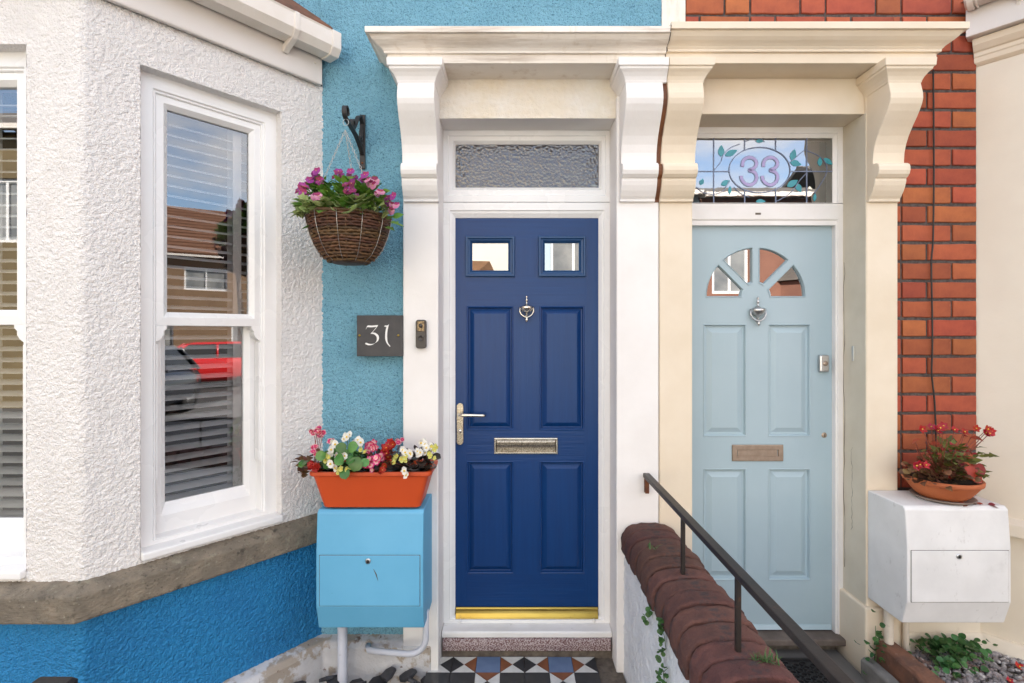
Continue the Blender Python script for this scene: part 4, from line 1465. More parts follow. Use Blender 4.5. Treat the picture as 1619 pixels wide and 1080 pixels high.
# ------------------------------------------------------------------ low dividing wall with coping bricks
gw = thing('garden_wall', (.63, 1.7, 0), 'low white rendered wall between the two doors, capped with rounded dark red bricks', 'wall')
mb = fine_grid(.80, 2.372, .0, E - .985, .008, [], 0)
mb.v = [(.518, v[0], v[2]) for v in mb.v]
o = mb.build('wall_face', 'wall_white_roughcast', gw, fix=True)
roughen(o, .014, .008, 3)
MB().box(.524, .745, .80, 2.369, -.01, E - .99).build('wall_body', 'wall_white_roughcast', gw)
mb = MB().box(.508, .757, .80, 2.367, E - .992, E - .9755)
mb.build('mortar_bed', 'dark_mortar', gw)
mb = MB()
arch = []
for k in range(17):
    a = pi - pi * k / 16
    arch.append((.63 + .106 * cos(a), E - .970 + .080 * sin(a) ** .8))
mb.prism(arch, 'y', .80, 2.366)
mb.build('mortar_core', 'soil', gw)


def coping(k):
    rnd = random.Random(100 + k)
    out = []
    N = 18
    loops = []
    W, H = .128, .105
    for j, (t, ins) in enumerate(((-.5, .007), (-.475, .001), (-.36, 0), (0, -.001), (.36, 0), (.475, .001), (.5, .007))):
        lp = []
        for i in range(N + 1):
            a = pi - pi * i / N
            r = rnd.uniform(-.0030, .0030)
            ca, sa = cos(a), max(sin(a), 0) ** .62
            lp.append(((W - ins + r) * (abs(ca) ** .75) * (1 if ca >= 0 else -1), t * .0775 + rnd.uniform(-.0012, .0012), (H - ins + r) * sa))
        lp += [(W - ins, t * .0775, -.016), (-W + ins, t * .0775, -.016)]
        loops.append(lp)
    mb = MB()
    mb.loft(loops, True, True, True, 0, True)
    return mb.mesh('coping_brick', 'coping_brick')


CM = [coping(k) for k in range(6)]
y = 2.322
k = 0
while y > .82:
    inst(CM[k % 6], 'coping_brick', gw, Matrix.Translation((.63 + random.uniform(-.004, .004), y, E - .9725 + random.uniform(-.006, .003))) @
         Matrix.Rotation(radians(random.uniform(-2, 2)), 4, 'Z') @ Matrix.Rotation(radians(random.uniform(-1.5, 1.5)), 4, 'Y') @
         Matrix.Rotation(radians(random.uniform(-2, 2)), 4, 'X') @ Matrix.Diagonal((1, random.uniform(.96, 1.03), 1, 1)))
    y -= .0905
    k += 1

# handrail
hr = thing('handrail', (.62, 1.6, E - .86), 'dark painted metal handrail on two thin posts above the brick-capped wall', 'handrail')
MB().box(.605, .635, .70, 2.366, E - .665, E - .645).build('rail', 'rail_paint', hr, bevel=.003)
for py in (1.857, 1.405):
    MB().box(.613, .627, py - .007, py + .007, E - .885, E - .664).build('post', 'rail_paint', hr, bevel=.0015)
MB().box(.611, .629, 2.345, 2.369, E - .735, E - .6655).build('bracket', 'rust', hr, bevel=.002)

# ------------------------------------------------------------------ meter boxes
def meter_box(x0, x1, zt, zb, zf, hz0, hz1, m, label):
    t = thing('meter_box', ((x0 + x1) / 2, 2.366, zb), label, 'meter box', 'meter boxes on the house fronts')
    yf = 2.130
    pr = [(2.368, zt), (yf + .025, zt), (yf + .012, zt - .012), (yf, hz1 + .010), (yf, zf), (yf + .030, zb), (2.368, zb)]
    MB().prism(pr, 'x', x0, x1).build('body', m, t, bevel=.005, seg=3)
    a, b = x0 + .016, x1 - .014
    MB().box(a - .002, b + .002, yf - .0012, yf + .001, hz0 - .002, hz1 + .002).build('hatch_gap', 'grime', t)
    h = MB().box(a, b, yf - .004, yf + .001, hz0, hz1).build('hatch', m, t, bevel=.002)
    cx, cz = (a + b) / 2 - .006, hz1 - .022
    MB().lathe((cx, yf - .004, cz), [(.0065, -.004), (.0105, -.004), (.0115, .0)], 18, axis='y').build('lock', 'satin_chrome', h, fix=False)
    MB().lathe((cx, yf - .004, cz), [(0, -.0045), (.0065, -.0045), (.0066, .001)], 14, axis='y').build('key_slot', 'black_iron', h, fix=False)
    return t


YB = 2.13
mb31 = meter_box(X(499.5, YB), X(669, YB), Z(805, 2.155), E - 1.243, Z(960, YB), Z(957.5, YB), Z(878, YB), 'meter_blue',
                 'light blue meter box on pipes under the orange flower trough')
mb33 = meter_box(X(1434.5, YB), X(1599, YB), Z(799.5, 2.155), E - 1.222, Z(953, YB), Z(951.5, YB), Z(870.5, YB), 'meter_white',
                 'grubby white meter box under the terracotta bowl of red flowers')
h_ = [c for c in mb31.children if c.name.startswith('hatch') and 'gap' not in c.name][0]
sc = MB()
ribbon(sc, [(X(591, YB), Z(899, YB)), (X(595, YB), Z(907, YB)), (X(598, YB), Z(917, YB))], [.001, .0045, .001], YB - .0052, .0008)
sc.build('scratch', 'grime', h_, fix=False)
px = X(541.5, 2.30)
MB().tube([(px, 2.30, E - 1.20), (px, 2.30, .02), (px, 2.30, -.01)], .0215, 16).build('pipe', 'lilac_pipe', mb31)
q = [(X(672, 2.22), 2.24, E - 1.21), (X(672, 2.22), 2.24, E - 1.30)]
bx, bz = X(672, 2.22), E - 1.33
for k in range(1, 9):
    a = k / 8 * pi / 2
    q.append((bx - .085 * (1 - cos(a)), 2.24 + .02 * k / 8, bz - .085 * sin(a)))
q += [(X(600, 2.3), 2.30, E - 1.430), (X(582, 2.3), 2.315, E - 1.432), (X(576, 2.3), 2.36, E - 1.440)]
MB().tube(q, .0135, 12).build('pipe', 'lilac_pipe', mb31)
px = X(1400, 2.33)
MB().tube([(px, 2.31, E - 1.20), (px, 2.31, .0)], .019, 14).build('pipe', 'cream_pipe', mb33)
MB().tube([(X(1432, 2.33), 2.33, E - 1.20), (X(1432, 2.33), 2.33, .1)], .013, 12).build('pipe', 'cream_pipe', mb33)

# ------------------------------------------------------------------ house number, doorbell
sg = thing('house_number_sign', (-.62, 2.40, E), 'square dark slate sign reading 31 in white calligraphic figures', 'house sign')
SY = 2.362
sx0, sx1, s0, s1 = X(564, SY), X(637, SY), Z(563.5, SY), Z(498.5, SY)
MB().box(sx0, sx1, SY, SY + .048, s0, s1).build('plaque', 'slate', sg, bevel=.0025)


def SG(zx, zy):
    return X(460 + zx / 3.377, SY), Z(480 + zy / 3.377, SY)


def pen(mb, pts, nib, y, th=.0008):
    """Broad-nib calligraphy: nib is the (dx, dz) half-width vector at each point."""
    ns = nib if isinstance(nib, list) else [nib] * len(pts)
    l = [[(p[0] - n[0], y, p[1] - n[1]), (p[0] + n[0], y, p[1] + n[1]), (p[0] + n[0], y + th, p[1] + n[1]), (p[0] - n[0], y + th, p[1] - n[1])] for p, n in zip(pts, ns)]
    mb.loft(l, True, True, True)


u = SY / FOC / 3.377
NIB = (4.6 * u, 5.4 * u)
three = MB()
pen(three, spline([SG(*p) for p in ((402, 134), (408, 122), (432, 122), (463, 119))], 6), (2.2 * u, 4.6 * u), SY - .0012)
pen(three, spline([SG(*p) for p in ((462, 120), (448, 138), (430, 158))], 6), (3.0 * u, 2.0 * u), SY - .0014)
pen(three, spline([SG(*p) for p in ((428, 158), (447, 160), (463, 175), (462, 198), (443, 215), (420, 219), (398, 212))], 7),
    [(a * u, b * u) for a, b in [(2.5 + 3.2 * sin(pi * min(1, k / 42)), 3.5) for k in range(43)]], SY - .0016)
three.build('digit', 'white_paint', sg, fix=False)
one = MB()
pen(one, spline([SG(*p) for p in ((500, 120), (512, 120), (522, 114))], 5), (1.5 * u, 3.2 * u), SY - .0012)
pen(one, spline([SG(*p) for p in ((517, 116), (510, 150), (509, 185), (515, 210), (530, 229))], 6),
    [((5.4 - 4.6 * max(0, (k - 12) / 12)) * u, 1.6 * u) for k in range(25)], SY - .0014)
one.build('digit', 'white_paint', sg, fix=False)
for zx in (366, 573):
    x, z = SG(zx, 170)
    MB().lathe((x, SY, z), [(0, -.003), (.0035, -.0028), (.006, -.0005), (.006, .001)], 12, axis='y').build('screw', 'brass', sg, fix=False)

BY = 2.345
bx0, bx1, b0, b1 = X(657, BY), X(673.5, BY), Z(551, BY), Z(505.5, BY)
db = thing('doorbell', ((bx0 + bx1) / 2, 2.37, (b0 + b1) / 2), 'slim dark brown camera doorbell on the white pilaster beside the navy door', 'doorbell')
cx, cz = (bx0 + bx1) / 2, (b0 + b1) / 2
hw, hh = (bx1 - bx0) / 2, (b1 - b0) / 2
ol = []
for qx, qz, a0 in ((1, 1, 0), (-1, 1, pi / 2), (-1, -1, pi), (1, -1, 3 * pi / 2)):
    for k in range(6):
        a = a0 + pi / 2 * k / 5
        ol.append((cx + qx * (hw - .012) + .012 * cos(a), cz + qz * (hh - .012) + .012 * sin(a)))
MB().prism(ol, 'y', BY, 2.3695).build('case', 'brown_plastic', db, bevel=.003)
MB().box(cx - hw * .72, cx + hw * .72, BY - .0015, BY + .002, cz + .012, cz + hh - .006).build('faceplate', 'lens_gold', db, bevel=.003)
MB().lathe((cx, BY, cz + .038), [(0, -.006), (.006, -.0055), (.0095, -.003), (.0095, .001)], 16, axis='y').build('lens', 'brown_gloss', db, fix=False)
MB().lathe((cx, BY, cz - .020), [(0, -.0015), (.010, -.0015), (.0115, -.003), (.0135, -.002), (.014, .001)], 20, axis='y').build('button', 'brown_plastic', db, fix=False)

# cable down the brickwork
cb = [(X(1475, 2.41), 2.408, E + 1.24), (X(1476, 2.41), 2.408, E + .8), (X(1474.5, 2.41), 2.407, E + .45), (X(1472, 2.41), 2.408, E + .33), (X(1473.5, 2.41), 2.408, E + .05), (X(1473, 2.41), 2.407, E - .10),
      (X(1472.5, 2.41), 2.408, E - .19), (X(1477, 2.41), 2.408, E - .32), (X(1480, 2.41), 2.409, E - .52), (X(1481, 2.41), 2.409, E - .74)]
tag(MB().tube(spline(cb, 6), .0036, 8).build('cable', 'black_cable'), 'thin black cable running down the red brickwork', 'cable')

# ------------------------------------------------------------------ plants
def leaf_mesh(name, m, L, W, kind='pointed', cup=.12, n=6):
    """A leaf lying in its xy plane, base at the origin, tip along +y, facing +z."""
    mb = MB()
    mid, lf, rt = [], [], []
    for k in range(n + 1):
        t = k / n
        if kind == 'pointed':
            w = W * sin(pi * t ** .8) * (1 - .25 * t)
        elif kind == 'round':
            w = W * sqrt(max(0, 1 - (2 * t - 1) ** 2))
        else:                              # lobed
            w = W * sin(pi * t ** .8) * (1 + .45 * (1 if k % 2 else -.6))
        z = cup * L * (-(t - .5) ** 2 * 1.6 + .3)
        mid.append((0, L * t, z - .06 * W))
        lf.append((-w, L * t - (.12 * L if kind == 'lobed' and k % 2 else 0), z + .15 * w))
        rt.append((w, L * t - (.12 * L if kind == 'lobed' and k % 2 else 0), z + .15 * w))
    mb.loft([lf, mid, rt], False, smooth=True)
    return mb.mesh(name, m)


def flower_mesh(name, mats, petals, r, cup=.25, eye=.22, n=5):
    """Open flower facing +z: petals = [(angle, length factor, width factor, material slot)]."""
    mb = MB()
    for i, (a, lf, wf, mi) in enumerate(petals):
        ca, sa = cos(a), sin(a)
        L, W = r * lf, r * wf
        rows = []
        for k in range(n + 1):
            t = k / n
            w = W * sqrt(max(0, 1 - (2 * min(max(t, .04), 1) ** .75 - 1) ** 2)) if k < n else W * .25
            row = []
            for q in (-1, -.5, 0, .5, 1):
                lx, ly = L * (t - .12 * abs(q) * t), w * q
                lz = cup * r * t * t - .10 * r * abs(q) + .004 * r * i + .05 * r * sin(7 * q + 3 * i) * t
                row.append((lx * ca - ly * sa, lx * sa + ly * ca, lz))
            rows.append(row)
        mb.loft(rows, False, mi=mi, smooth=True)
    mb.lathe((0, 0, .06 * r), [(eye * r, 0), (eye * r * .8, .10 * r), (0, .16 * r)], 8, mi=len(mats) - 1)
    return mb.mesh(name, mats)


LM = {
    'green': [leaf_mesh('leaf', 'leaf_green', .048, .015), leaf_mesh('leaf', 'leaf_green', .036, .013), leaf_mesh('leaf', 'leaf_green', .042, .018, 'lobed')],
    'pale': [leaf_mesh('leaf', 'leaf_pale', .044, .022, 'lobed'), leaf_mesh('leaf', 'leaf_pale', .034, .018, 'lobed')],
    'begonia': [leaf_mesh('leaf', 'leaf_begonia', .062, .030, 'round', .3), leaf_mesh('leaf', 'leaf_begonia', .046, .022, 'round', .3)],
    'dark': [leaf_mesh('leaf', 'leaf_dark', .058, .027, 'round', .3), leaf_mesh('leaf', 'leaf_dark', .042, .020, 'pointed', .3)],
    'bronze': [leaf_mesh('leaf', 'leaf_bronze', .030, .010, 'pointed', .3), leaf_mesh('leaf', 'leaf_bronze', .024, .010, 'round', .3)],
    'olive': [leaf_mesh('leaf', 'leaf_olive', .034, .011, 'lobed', .2), leaf_mesh('leaf', 'leaf_olive', .026, .009)],
    'red': [leaf_mesh('leaf', 'leaf_red', .046, .020, 'pointed', .3), leaf_mesh('leaf', 'leaf_red', .034, .015, 'pointed', .3)],
    'weed': [leaf_mesh('leaf', 'leaf_weed', .026, .013, 'round', .2), leaf_mesh('leaf', 'leaf_weed', .020, .010, 'round', .2)],
    'ground': [leaf_mesh('leaf', 'leaf_ground', .036, .017, 'round', .25), leaf_mesh('leaf', 'leaf_ground', .028, .013, 'round', .25)],
}
PANSY = [(radians(a), 1.0, .62, s) for a, s in ((60, 0), (120, 0))] + [(radians(5), .95, .58, 1), (radians(175), .95, .58, 1), (radians(270), 1.05, .72, 1)]
BEG = [(radians(90), 1, .62, 0), (radians(270), 1, .62, 0), (radians(0), .8, .38, 0), (radians(180), .8, .38, 0)]
STAR = [(radians(72 * k + 18), 1, .42, 0) for k in range(5)]
DBL = [(radians(72 * k), 1, .52, 0) for k in range(5)] + [(radians(72 * k + 36), .7, .42, 1) for k in range(5)]
FM = {
    'purple': flower_mesh('flower', ['petal_purple', 'petal_magenta', 'petal_yellow'], PANSY, .024, .12, .07),
    'magenta': flower_mesh('flower', ['petal_magenta', 'petal_purple', 'petal_yellow'], PANSY, .024, .12, .07),
    'bicolour': flower_mesh('flower', ['petal_magenta', 'petal_cream', 'petal_yellow'], PANSY, .023, .12, .08),
    'white': flower_mesh('flower', ['petal_white', 'petal_yellow'], BEG, .022, .3, .25),
    'pink': flower_mesh('flower', ['petal_pink', 'petal_blush', 'petal_yellow'], DBL, .021, .4, .12),
    'blush': flower_mesh('flower', ['petal_blush', 'petal_pink', 'petal_yellow'], DBL, .018, .5, .12),
    'red': flower_mesh('flower', ['petal_red', 'petal_red', 'petal_yellow'], DBL, .020, .4, .12),
    'redstar': flower_mesh('flower', ['petal_red', 'petal_yellow'], STAR, .020, .3, .16),
    'lime': flower_mesh('flower', ['petal_lime', 'petal_yellow'], BEG, .016, .5, .25),
}


def put_leaf(parent, kind, pos, out, s=1.0, name='leaf'):
    """Leaf growing from pos towards out, its face turned up and outwards."""
    out = Vector(out).normalized()
    side = out.cross(Vector((0, 0, 1)))
    if side.length < .1:
        side = Vector((1, 0, 0))
    side.normalize()
    n = side.cross(out)
    if n.y > 0 and random.random() < .75:
        n = (n + Vector((0, -.9, 0))).normalized()
    side = out.cross(n).normalized()
    n = side.cross(out).normalized()
    R = Matrix((side, out, n)).transposed().to_4x4()
    return inst(random.choice(LM[kind]), name, parent, Matrix.Translation(pos) @ R @ Matrix.Rotation(random.uniform(-.6, .6), 4, 'Y') @
                Matrix.Diagonal((s, s, s, 1)))


def stem(parent, p, q, r=.0016, m='stem_green', sag=.0):
    p, q = Vector(p), Vector(q)
    mid = (p + q) / 2 + Vector((random.uniform(-.008, .008), random.uniform(-.008, .008), sag))
    return MB().tube(spline([tuple(p), tuple(mid), tuple(q)], 4), r, 5).build('stem', m, parent, fix=False)


def put_flower(parent, kind, pos, root, s=1.0, m='stem_green', tilt=.35, face=(0, -1, .35)):
    f = Vector(face) + Vector((random.uniform(-tilt, tilt), random.uniform(-.1, .1), random.uniform(-tilt, tilt)))
    pos = Vector(pos)
    inst(FM[kind], 'flower', parent, place(pos, f, random.uniform(-.4, .4), s * random.uniform(.9, 1.1)))
    if root is not None:
        stem(parent, root, pos - f.normalized() * .003, .0014, m)


# hanging bracket
bk = thing('hanging_bracket', (-.703, 2.415, E + .9), 'black wrought iron scroll bracket fixed to the blue wall above the hanging basket', 'bracket')
hx = -.703
MB().box(hx - .013, hx + .013, 2.404, 2.414, E + .772, E + 1.028).build('back_plate', 'black_iron', bk, bevel=.003)
for z in (E + .80, E + 1.008):
    MB().lathe((hx, 2.404, z), [(0, -.004), (.004, -.0035), (.006, 0)], 10, axis='y').build('screw', 'rust', bk, fix=False)


def scroll(cy, cz, r0, r1, a0, a1, n=22):
    return [(hx, cy + (r0 + (r1 - r0) * k / n) * cos(a0 + (a1 - a0) * k / n), cz + (r0 + (r1 - r0) * k / n) * sin(a0 + (a1 - a0) * k / n)) for k in range(n + 1)]


arm = spline([(hx, 2.402, E + .838), (hx, 2.36, E + .868), (hx, 2.29, E + .893), (hx, 2.22, E + .903), (hx, 2.175, E + .908)], 5)
arm += scroll(2.170, E + .938, .030, .010, -pi / 2, -pi / 2 - 2 * pi * 1.05, 26)[1:]
MB().bar(arm, (1, 0, 0), .0095, .0036).build('arm', 'black_iron', bk)
strut = spline([(hx, 2.402, E + .985), (hx, 2.372, E + 1.003), (hx, 2.335, E + .985), (hx, 2.300, E + .94), (hx, 2.268, E + .905)], 6)
strut += scroll(2.258, E + .924, .022, .008, -pi / 2 - .4, -pi / 2 - .4 - 2 * pi, 20)[1:]
MB().bar(strut, (1, 0, 0), .0095, .0032).build('scroll', 'black_iron', bk)
MB().bar(spline([(hx, 2.402, E + .975), (hx, 2.385, E + .93), (hx, 2.378, E + .90)], 6) + scroll(2.360, E + .895, .020, .008, 0, -2 * pi * 1.0, 18)[1:], (1, 0, 0), .009, .003).build('scroll', 'black_iron', bk)

# hanging basket
BX, BYc, BZr = -.690, 2.170, E + .488
bs = thing('hanging_basket', (BX, BYc, E + .30), 'round brown wicker basket hanging on a wire chain beside the bay', 'hanging basket')
PR = [(.076, -.188), (.106, -.166), (.132, -.126), (.149, -.084), (.160, -.045), (.167, .0)]


def radius_at(h):
    for (r0, h0), (r1, h1) in zip(PR, PR[1:]):
        if h <= h1:
            return r0 + (r1 - r0) * (h - h0) / (h1 - h0)
    return PR[-1][0]


MB().lathe((BX, BYc, BZr), [(r - .008, h) for r, h in PR], 32, cap0=True).build('liner', 'soil', bs)
NST = 28
rows = 17
for i in range(rows):
    h = -.184 + .184 * i / (rows - 1)
    r = radius_at(h)
    pts = []
    n = NST * 2
    ph = random.uniform(0, 6.28)
    for k in range(n + 1):
        a = 2 * pi * k / n
        w = .0035 * cos(NST * a / 1 + pi * (i % 2)) * (1 if k < n else 1)
        jit = .0016 * sin(5 * a + ph) + .0012 * sin(11 * a + 2 * ph)
        pts.append((BX + (r + w) * cos(a), BYc + (r + w) * sin(a), BZr + h + jit))
    MB().tube(pts, .0062 if i < rows - 1 else .008, 6, caps=False).build('weaver', 'wicker_dark', bs, fix=False)
for k in range(NST):
    a = 2 * pi * k / NST
    if k % 2 == 0:
        MB().tube([(BX + (r - .001) * cos(a), BYc + (r - .001) * sin(a), BZr + h) for r, h in PR], .0042, 6).build('stake', 'wicker_dark', bs, fix=False)
for k in range(11):
    a = 2 * pi * (k + .3) / 11
    MB().tube([(BX + (r + .0085) * cos(a), BYc + (r + .0085) * sin(a), BZr + h) for r, h in PR], .0012, 5).build('wire', 'wire', bs, fix=False)
MB().lathe((BX, BYc, BZr), [(.0, -.193), (.066, -.193), (.072, -.188)], 28).build('base', 'wicker_dark', bs)
hook = Vector((hx, 2.166, E + .905))
ring = Vector((hx - .003, 2.168, E + .86))
MB().tube([(hook.x + .012 * sin(2 * pi * k / 14), hook.y, hook.z - .012 - .014 * cos(2 * pi * k / 14)) for k in range(15)], .0013, 6, caps=False).build('ring', 'wire', bs)


def chain(p, q):
    p, q = Vector(p), Vector(q)
    d = (q - p)
    n = int(d.length / .0135)
    mb = MB()
    dn = d.normalized()
    u = dn.cross(Vector((0, 1, 0))).normalized()
    w = dn.cross(u)
    for k in range(n):
        c = p + d * ((k + .5) / n)
        a = u if k % 2 else w
        mb.tube([c + dn * .0085 * cos(2 * pi * j / 8) + a * .004 * sin(2 * pi * j / 8) for j in range(9)], .0010, 4, caps=False)
    o = mb.build('chain', 'wire', bs, fix=False)
    o['kind'] = 'stuff'


for a in (radians(205), radians(-25), radians(90)):
    chain(ring, (BX + .160 * cos(a), BYc + .160 * sin(a), BZr + .004))
MB().lathe((BX, BYc, BZr - .012), [(0, .012), (.08, .010), (.152, 0)], 24).build('compost', 'soil', bs)


def BP(zx, zy, y):               # measured on an enlargement of the basket in the photograph
    return Vector((X(460 + zx / 3.6, y), y, Z(140 + zy / 3.6, y)))


groups = [('upright pansy plant with magenta and purple flowers at the left of the wicker basket', -.10, -.02,
           [('magenta', 145, 470, 2.09), ('purple', 65, 558, 2.06), ('magenta', 108, 520, 2.10), ('magenta', 66, 592, 2.05), ('magenta', 165, 525, 2.10)]),
          ('pansy plant with lilac purple blooms in the middle of the wicker basket', .0, -.03,
           [('purple', 270, 472, 2.10), ('magenta', 340, 470, 2.14), ('purple', 346, 540, 2.02), ('purple', 348, 575, 2.02), ('bicolour', 155, 612, 2.02)]),
          ('pansy plant with pink and white faces at the right of the wicker basket', .09, -.02,
           [('bicolour', 437, 520, 2.05), ('bicolour', 480, 524, 2.08), ('magenta', 420, 492, 2.09), ('bicolour', 510, 588, 2.04), ('magenta', 580, 612, 2.06), ('bicolour', 598, 665, 2.06)])]
for lab, dx, dy, fl in groups:
    c = Vector((BX + dx, BYc + dy, BZr))
    t = thing('pansy', c, lab, 'pansy', 'pansies in the hanging basket')
    for kind, zx, zy, y in fl:
        put_flower(t, kind, BP(zx, zy, y), c + Vector((random.uniform(-.04, .04), random.uniform(-.03, .03), .03)), .88, 'stem_green', .75)
        for _ in range(2):
            q = BP(zx + random.uniform(-38, 38), zy + random.uniform(-6, 40), y + .02)
            put_flower(t, kind, q, c + Vector((random.uniform(-.04, .04), random.uniform(-.03, .03), .03)), random.uniform(.6, .8), 'stem_green', .8)
    for k in range(160):
        a = random.uniform(0, 2 * pi)
        r = random.uniform(.0, .085)
        hgt = random.uniform(.02, .165) * (1 - r / .17)
        p = c + Vector((r * cos(a), r * sin(a) * .9 - .015, hgt))
        d = Vector((cos(a) * .8 + dx * 3, sin(a) * .8 - .35, random.uniform(-.1, .9)))
        put_leaf(t, 'green', p, d, random.uniform(.7, 1.15))
    for k in range(16):
        a = random.uniform(0, 2 * pi)
        r = random.uniform(.0, .06)
        stem(t, c + Vector((r * .4 * cos(a), r * .4 * sin(a), 0)), c + Vector((r * cos(a), r * sin(a) - .01, random.uniform(.05, .10))), .0017)
iv = thing('ivy', (BX, BYc - .1, BZr), 'pale variegated ivy trailing over the front rim of the wicker basket', 'ivy')
for k in range(135):
    a = radians(random.uniform(180, 360) + random.uniform(-12, 12))
    r = .172 + random.uniform(-.03, .026)
    p = Vector((BX + r * cos(a), BYc + r * sin(a), BZr + random.uniform(.0, .058) - max(0, r - .172) * 1.0))
    put_leaf(iv, 'pale' if random.random() < .72 else 'green', p, (cos(a), sin(a), random.uniform(-.5, .4)), random.uniform(.75, 1.15))
for a in range(185, 360, 12):
    a = radians(a)
    stem(iv, (BX + .11 * cos(a), BYc + .11 * sin(a), BZr + .0), (BX + .172 * cos(a), BYc + .172 * sin(a), BZr + .005), .0015)
for zx, zy in ((620, 780), (590, 770), (560, 800), (45, 700), (100, 790)):
    p = BP(zx, zy, 2.09)
    put_leaf(iv, 'green', p + Vector((-.02 if zx > 300 else .02, .01, .01)), (1 if zx > 300 else -1, -.3, -.4), 1.15)

# orange trough
TXl, TXr = X(487, 2.115), X(681, 2.115)
TXc = (TXl + TXr) / 2
TZ0, TZ1 = Z(803, 2.145) + .001, Z(747, 2.115)
tr = thing('planter', (TXc, 2.23, TZ0), 'long orange plastic trough of begonias on the light blue meter box', 'planter')


def rr(hx_, hy_, z, cx, cy, n=4, r=.02):
    out = []
    for qx, qy, a0 in ((1, 1, 0), (-1, 1, pi / 2), (-1, -1, pi), (1, -1, 3 * pi / 2)):
        for k in range(n):
            a = a0 + pi / 2 * k / (n - 1)
            out.append((cx + qx * (hx_ - r) + r * cos(a), cy + qy * (hy_ - r) + r * sin(a), z))
    return out


hw = (TXr - TXl) / 2
TH_ = TZ1 - TZ0
mb = MB()
mb.loft([rr(hw * .80, .080, TZ0, TXc, 2.228), rr(hw * .805, .082, TZ0 + .004, TXc, 2.228), rr(hw * .945, .103, TZ1 - .024, TXc, 2.228), rr(hw * .95, .104, TZ1 - .020, TXc, 2.228),
         rr(hw * .992, .110, TZ1 - .018, TXc, 2.228), rr(hw, .112, TZ1 - .014, TXc, 2.228), rr(hw, .112, TZ1 - .002, TXc, 2.228), rr(hw * .99, .110, TZ1, TXc, 2.228),
         rr(hw * .95, .100, TZ1, TXc, 2.228), rr(hw * .94, .098, TZ1 - .004, TXc, 2.228), rr(hw * .90, .092, TZ1 - .05, TXc, 2.228)], True, True, False, 0, False)
mb.build('trough', 'orange_plastic', tr, bevel=.0015)
MB().face(rr(hw * .915, .095, TZ1 - .02, TXc, 2.228)).build('compost', 'soil', tr)


def TP(zx, zy, y):
    return Vector((X(460 + zx / 3.377, y), y, Z(480 + zy / 3.377, y)))


BEGS = [('blush pink and red begonia at the left end of the orange trough', 130, 'begonia', 7, 'stem_red',
         [('blush', 140, 680, 2.20), ('blush', 158, 688, 2.19), ('blush', 150, 668, 2.21), ('blush', 172, 690, 2.2), ('blush', 122, 690, 2.2), ('blush', 210, 735, 2.2), ('blush', 120, 790, 2.15), ('blush', 122, 770, 2.17), ('red', 120, 868, 2.10), ('red', 108, 858, 2.11), ('red', 132, 880, 2.10)], 'bronze', 34),
        ('white begonia with large round green leaves left of centre in the orange trough', 285, 'begonia', 20, 'stem_green',
         [('white', 298, 712, 2.17), ('white', 312, 700, 2.18), ('white', 358, 728, 2.14), ('white', 372, 742, 2.13), ('white', 345, 745, 2.14), ('white', 236, 752, 2.16), ('white', 215, 780, 2.13), ('white', 212, 798, 2.13), ('white', 286, 814, 2.09), ('white', 275, 825, 2.09), ('white', 210, 856, 2.09), ('lime', 372, 782, 2.12), ('lime', 298, 884, 2.09), ('lime', 268, 884, 2.09), ('lime', 200, 822, 2.1)], 'begonia', 34),
        ('bright pink begonia in the middle of the orange trough', 430, 'dark', 10, 'stem_red',
         [('pink', 425, 755, 2.15), ('pink', 440, 770, 2.14), ('pink', 412, 775, 2.15), ('pink', 468, 828, 2.10), ('pink', 482, 815, 2.11), ('pink', 458, 845, 2.10), ('pink', 420, 834, 2.11), ('pink', 405, 862, 2.10), ('pink', 425, 866, 2.10), ('pink', 440, 745, 2.16)], 'dark', 24),
        ('red begonia right of the bright pink one in the orange trough', 520, 'dark', 10, 'stem_red',
         [('red', 520, 752, 2.16), ('red', 535, 765, 2.15), ('red', 508, 770, 2.15), ('red', 530, 740, 2.17), ('red', 512, 800, 2.14), ('red', 518, 820, 2.14), ('red', 488, 888, 2.10), ('blush', 572, 742, 2.19), ('blush', 585, 738, 2.2)], 'bronze', 30),
        ('white begonia with dark leaves at the right end of the orange trough', 665, 'dark', 16, 'stem_red',
         [('white', 598, 782, 2.13), ('white', 610, 795, 2.12), ('white', 635, 798, 2.12), ('white', 690, 795, 2.12), ('white', 682, 805, 2.12), ('white', 716, 752, 2.15), ('white', 705, 742, 2.16), ('white', 722, 770, 2.14), ('lime', 752, 768, 2.15), ('lime', 765, 780, 2.14), ('lime', 590, 832, 2.11), ('lime', 560, 815, 2.13), ('lime', 612, 820, 2.11), ('white', 605, 893, 2.09), ('lime', 550, 848, 2.12), ('lime', 745, 815, 2.12)], 'dark', 46)]
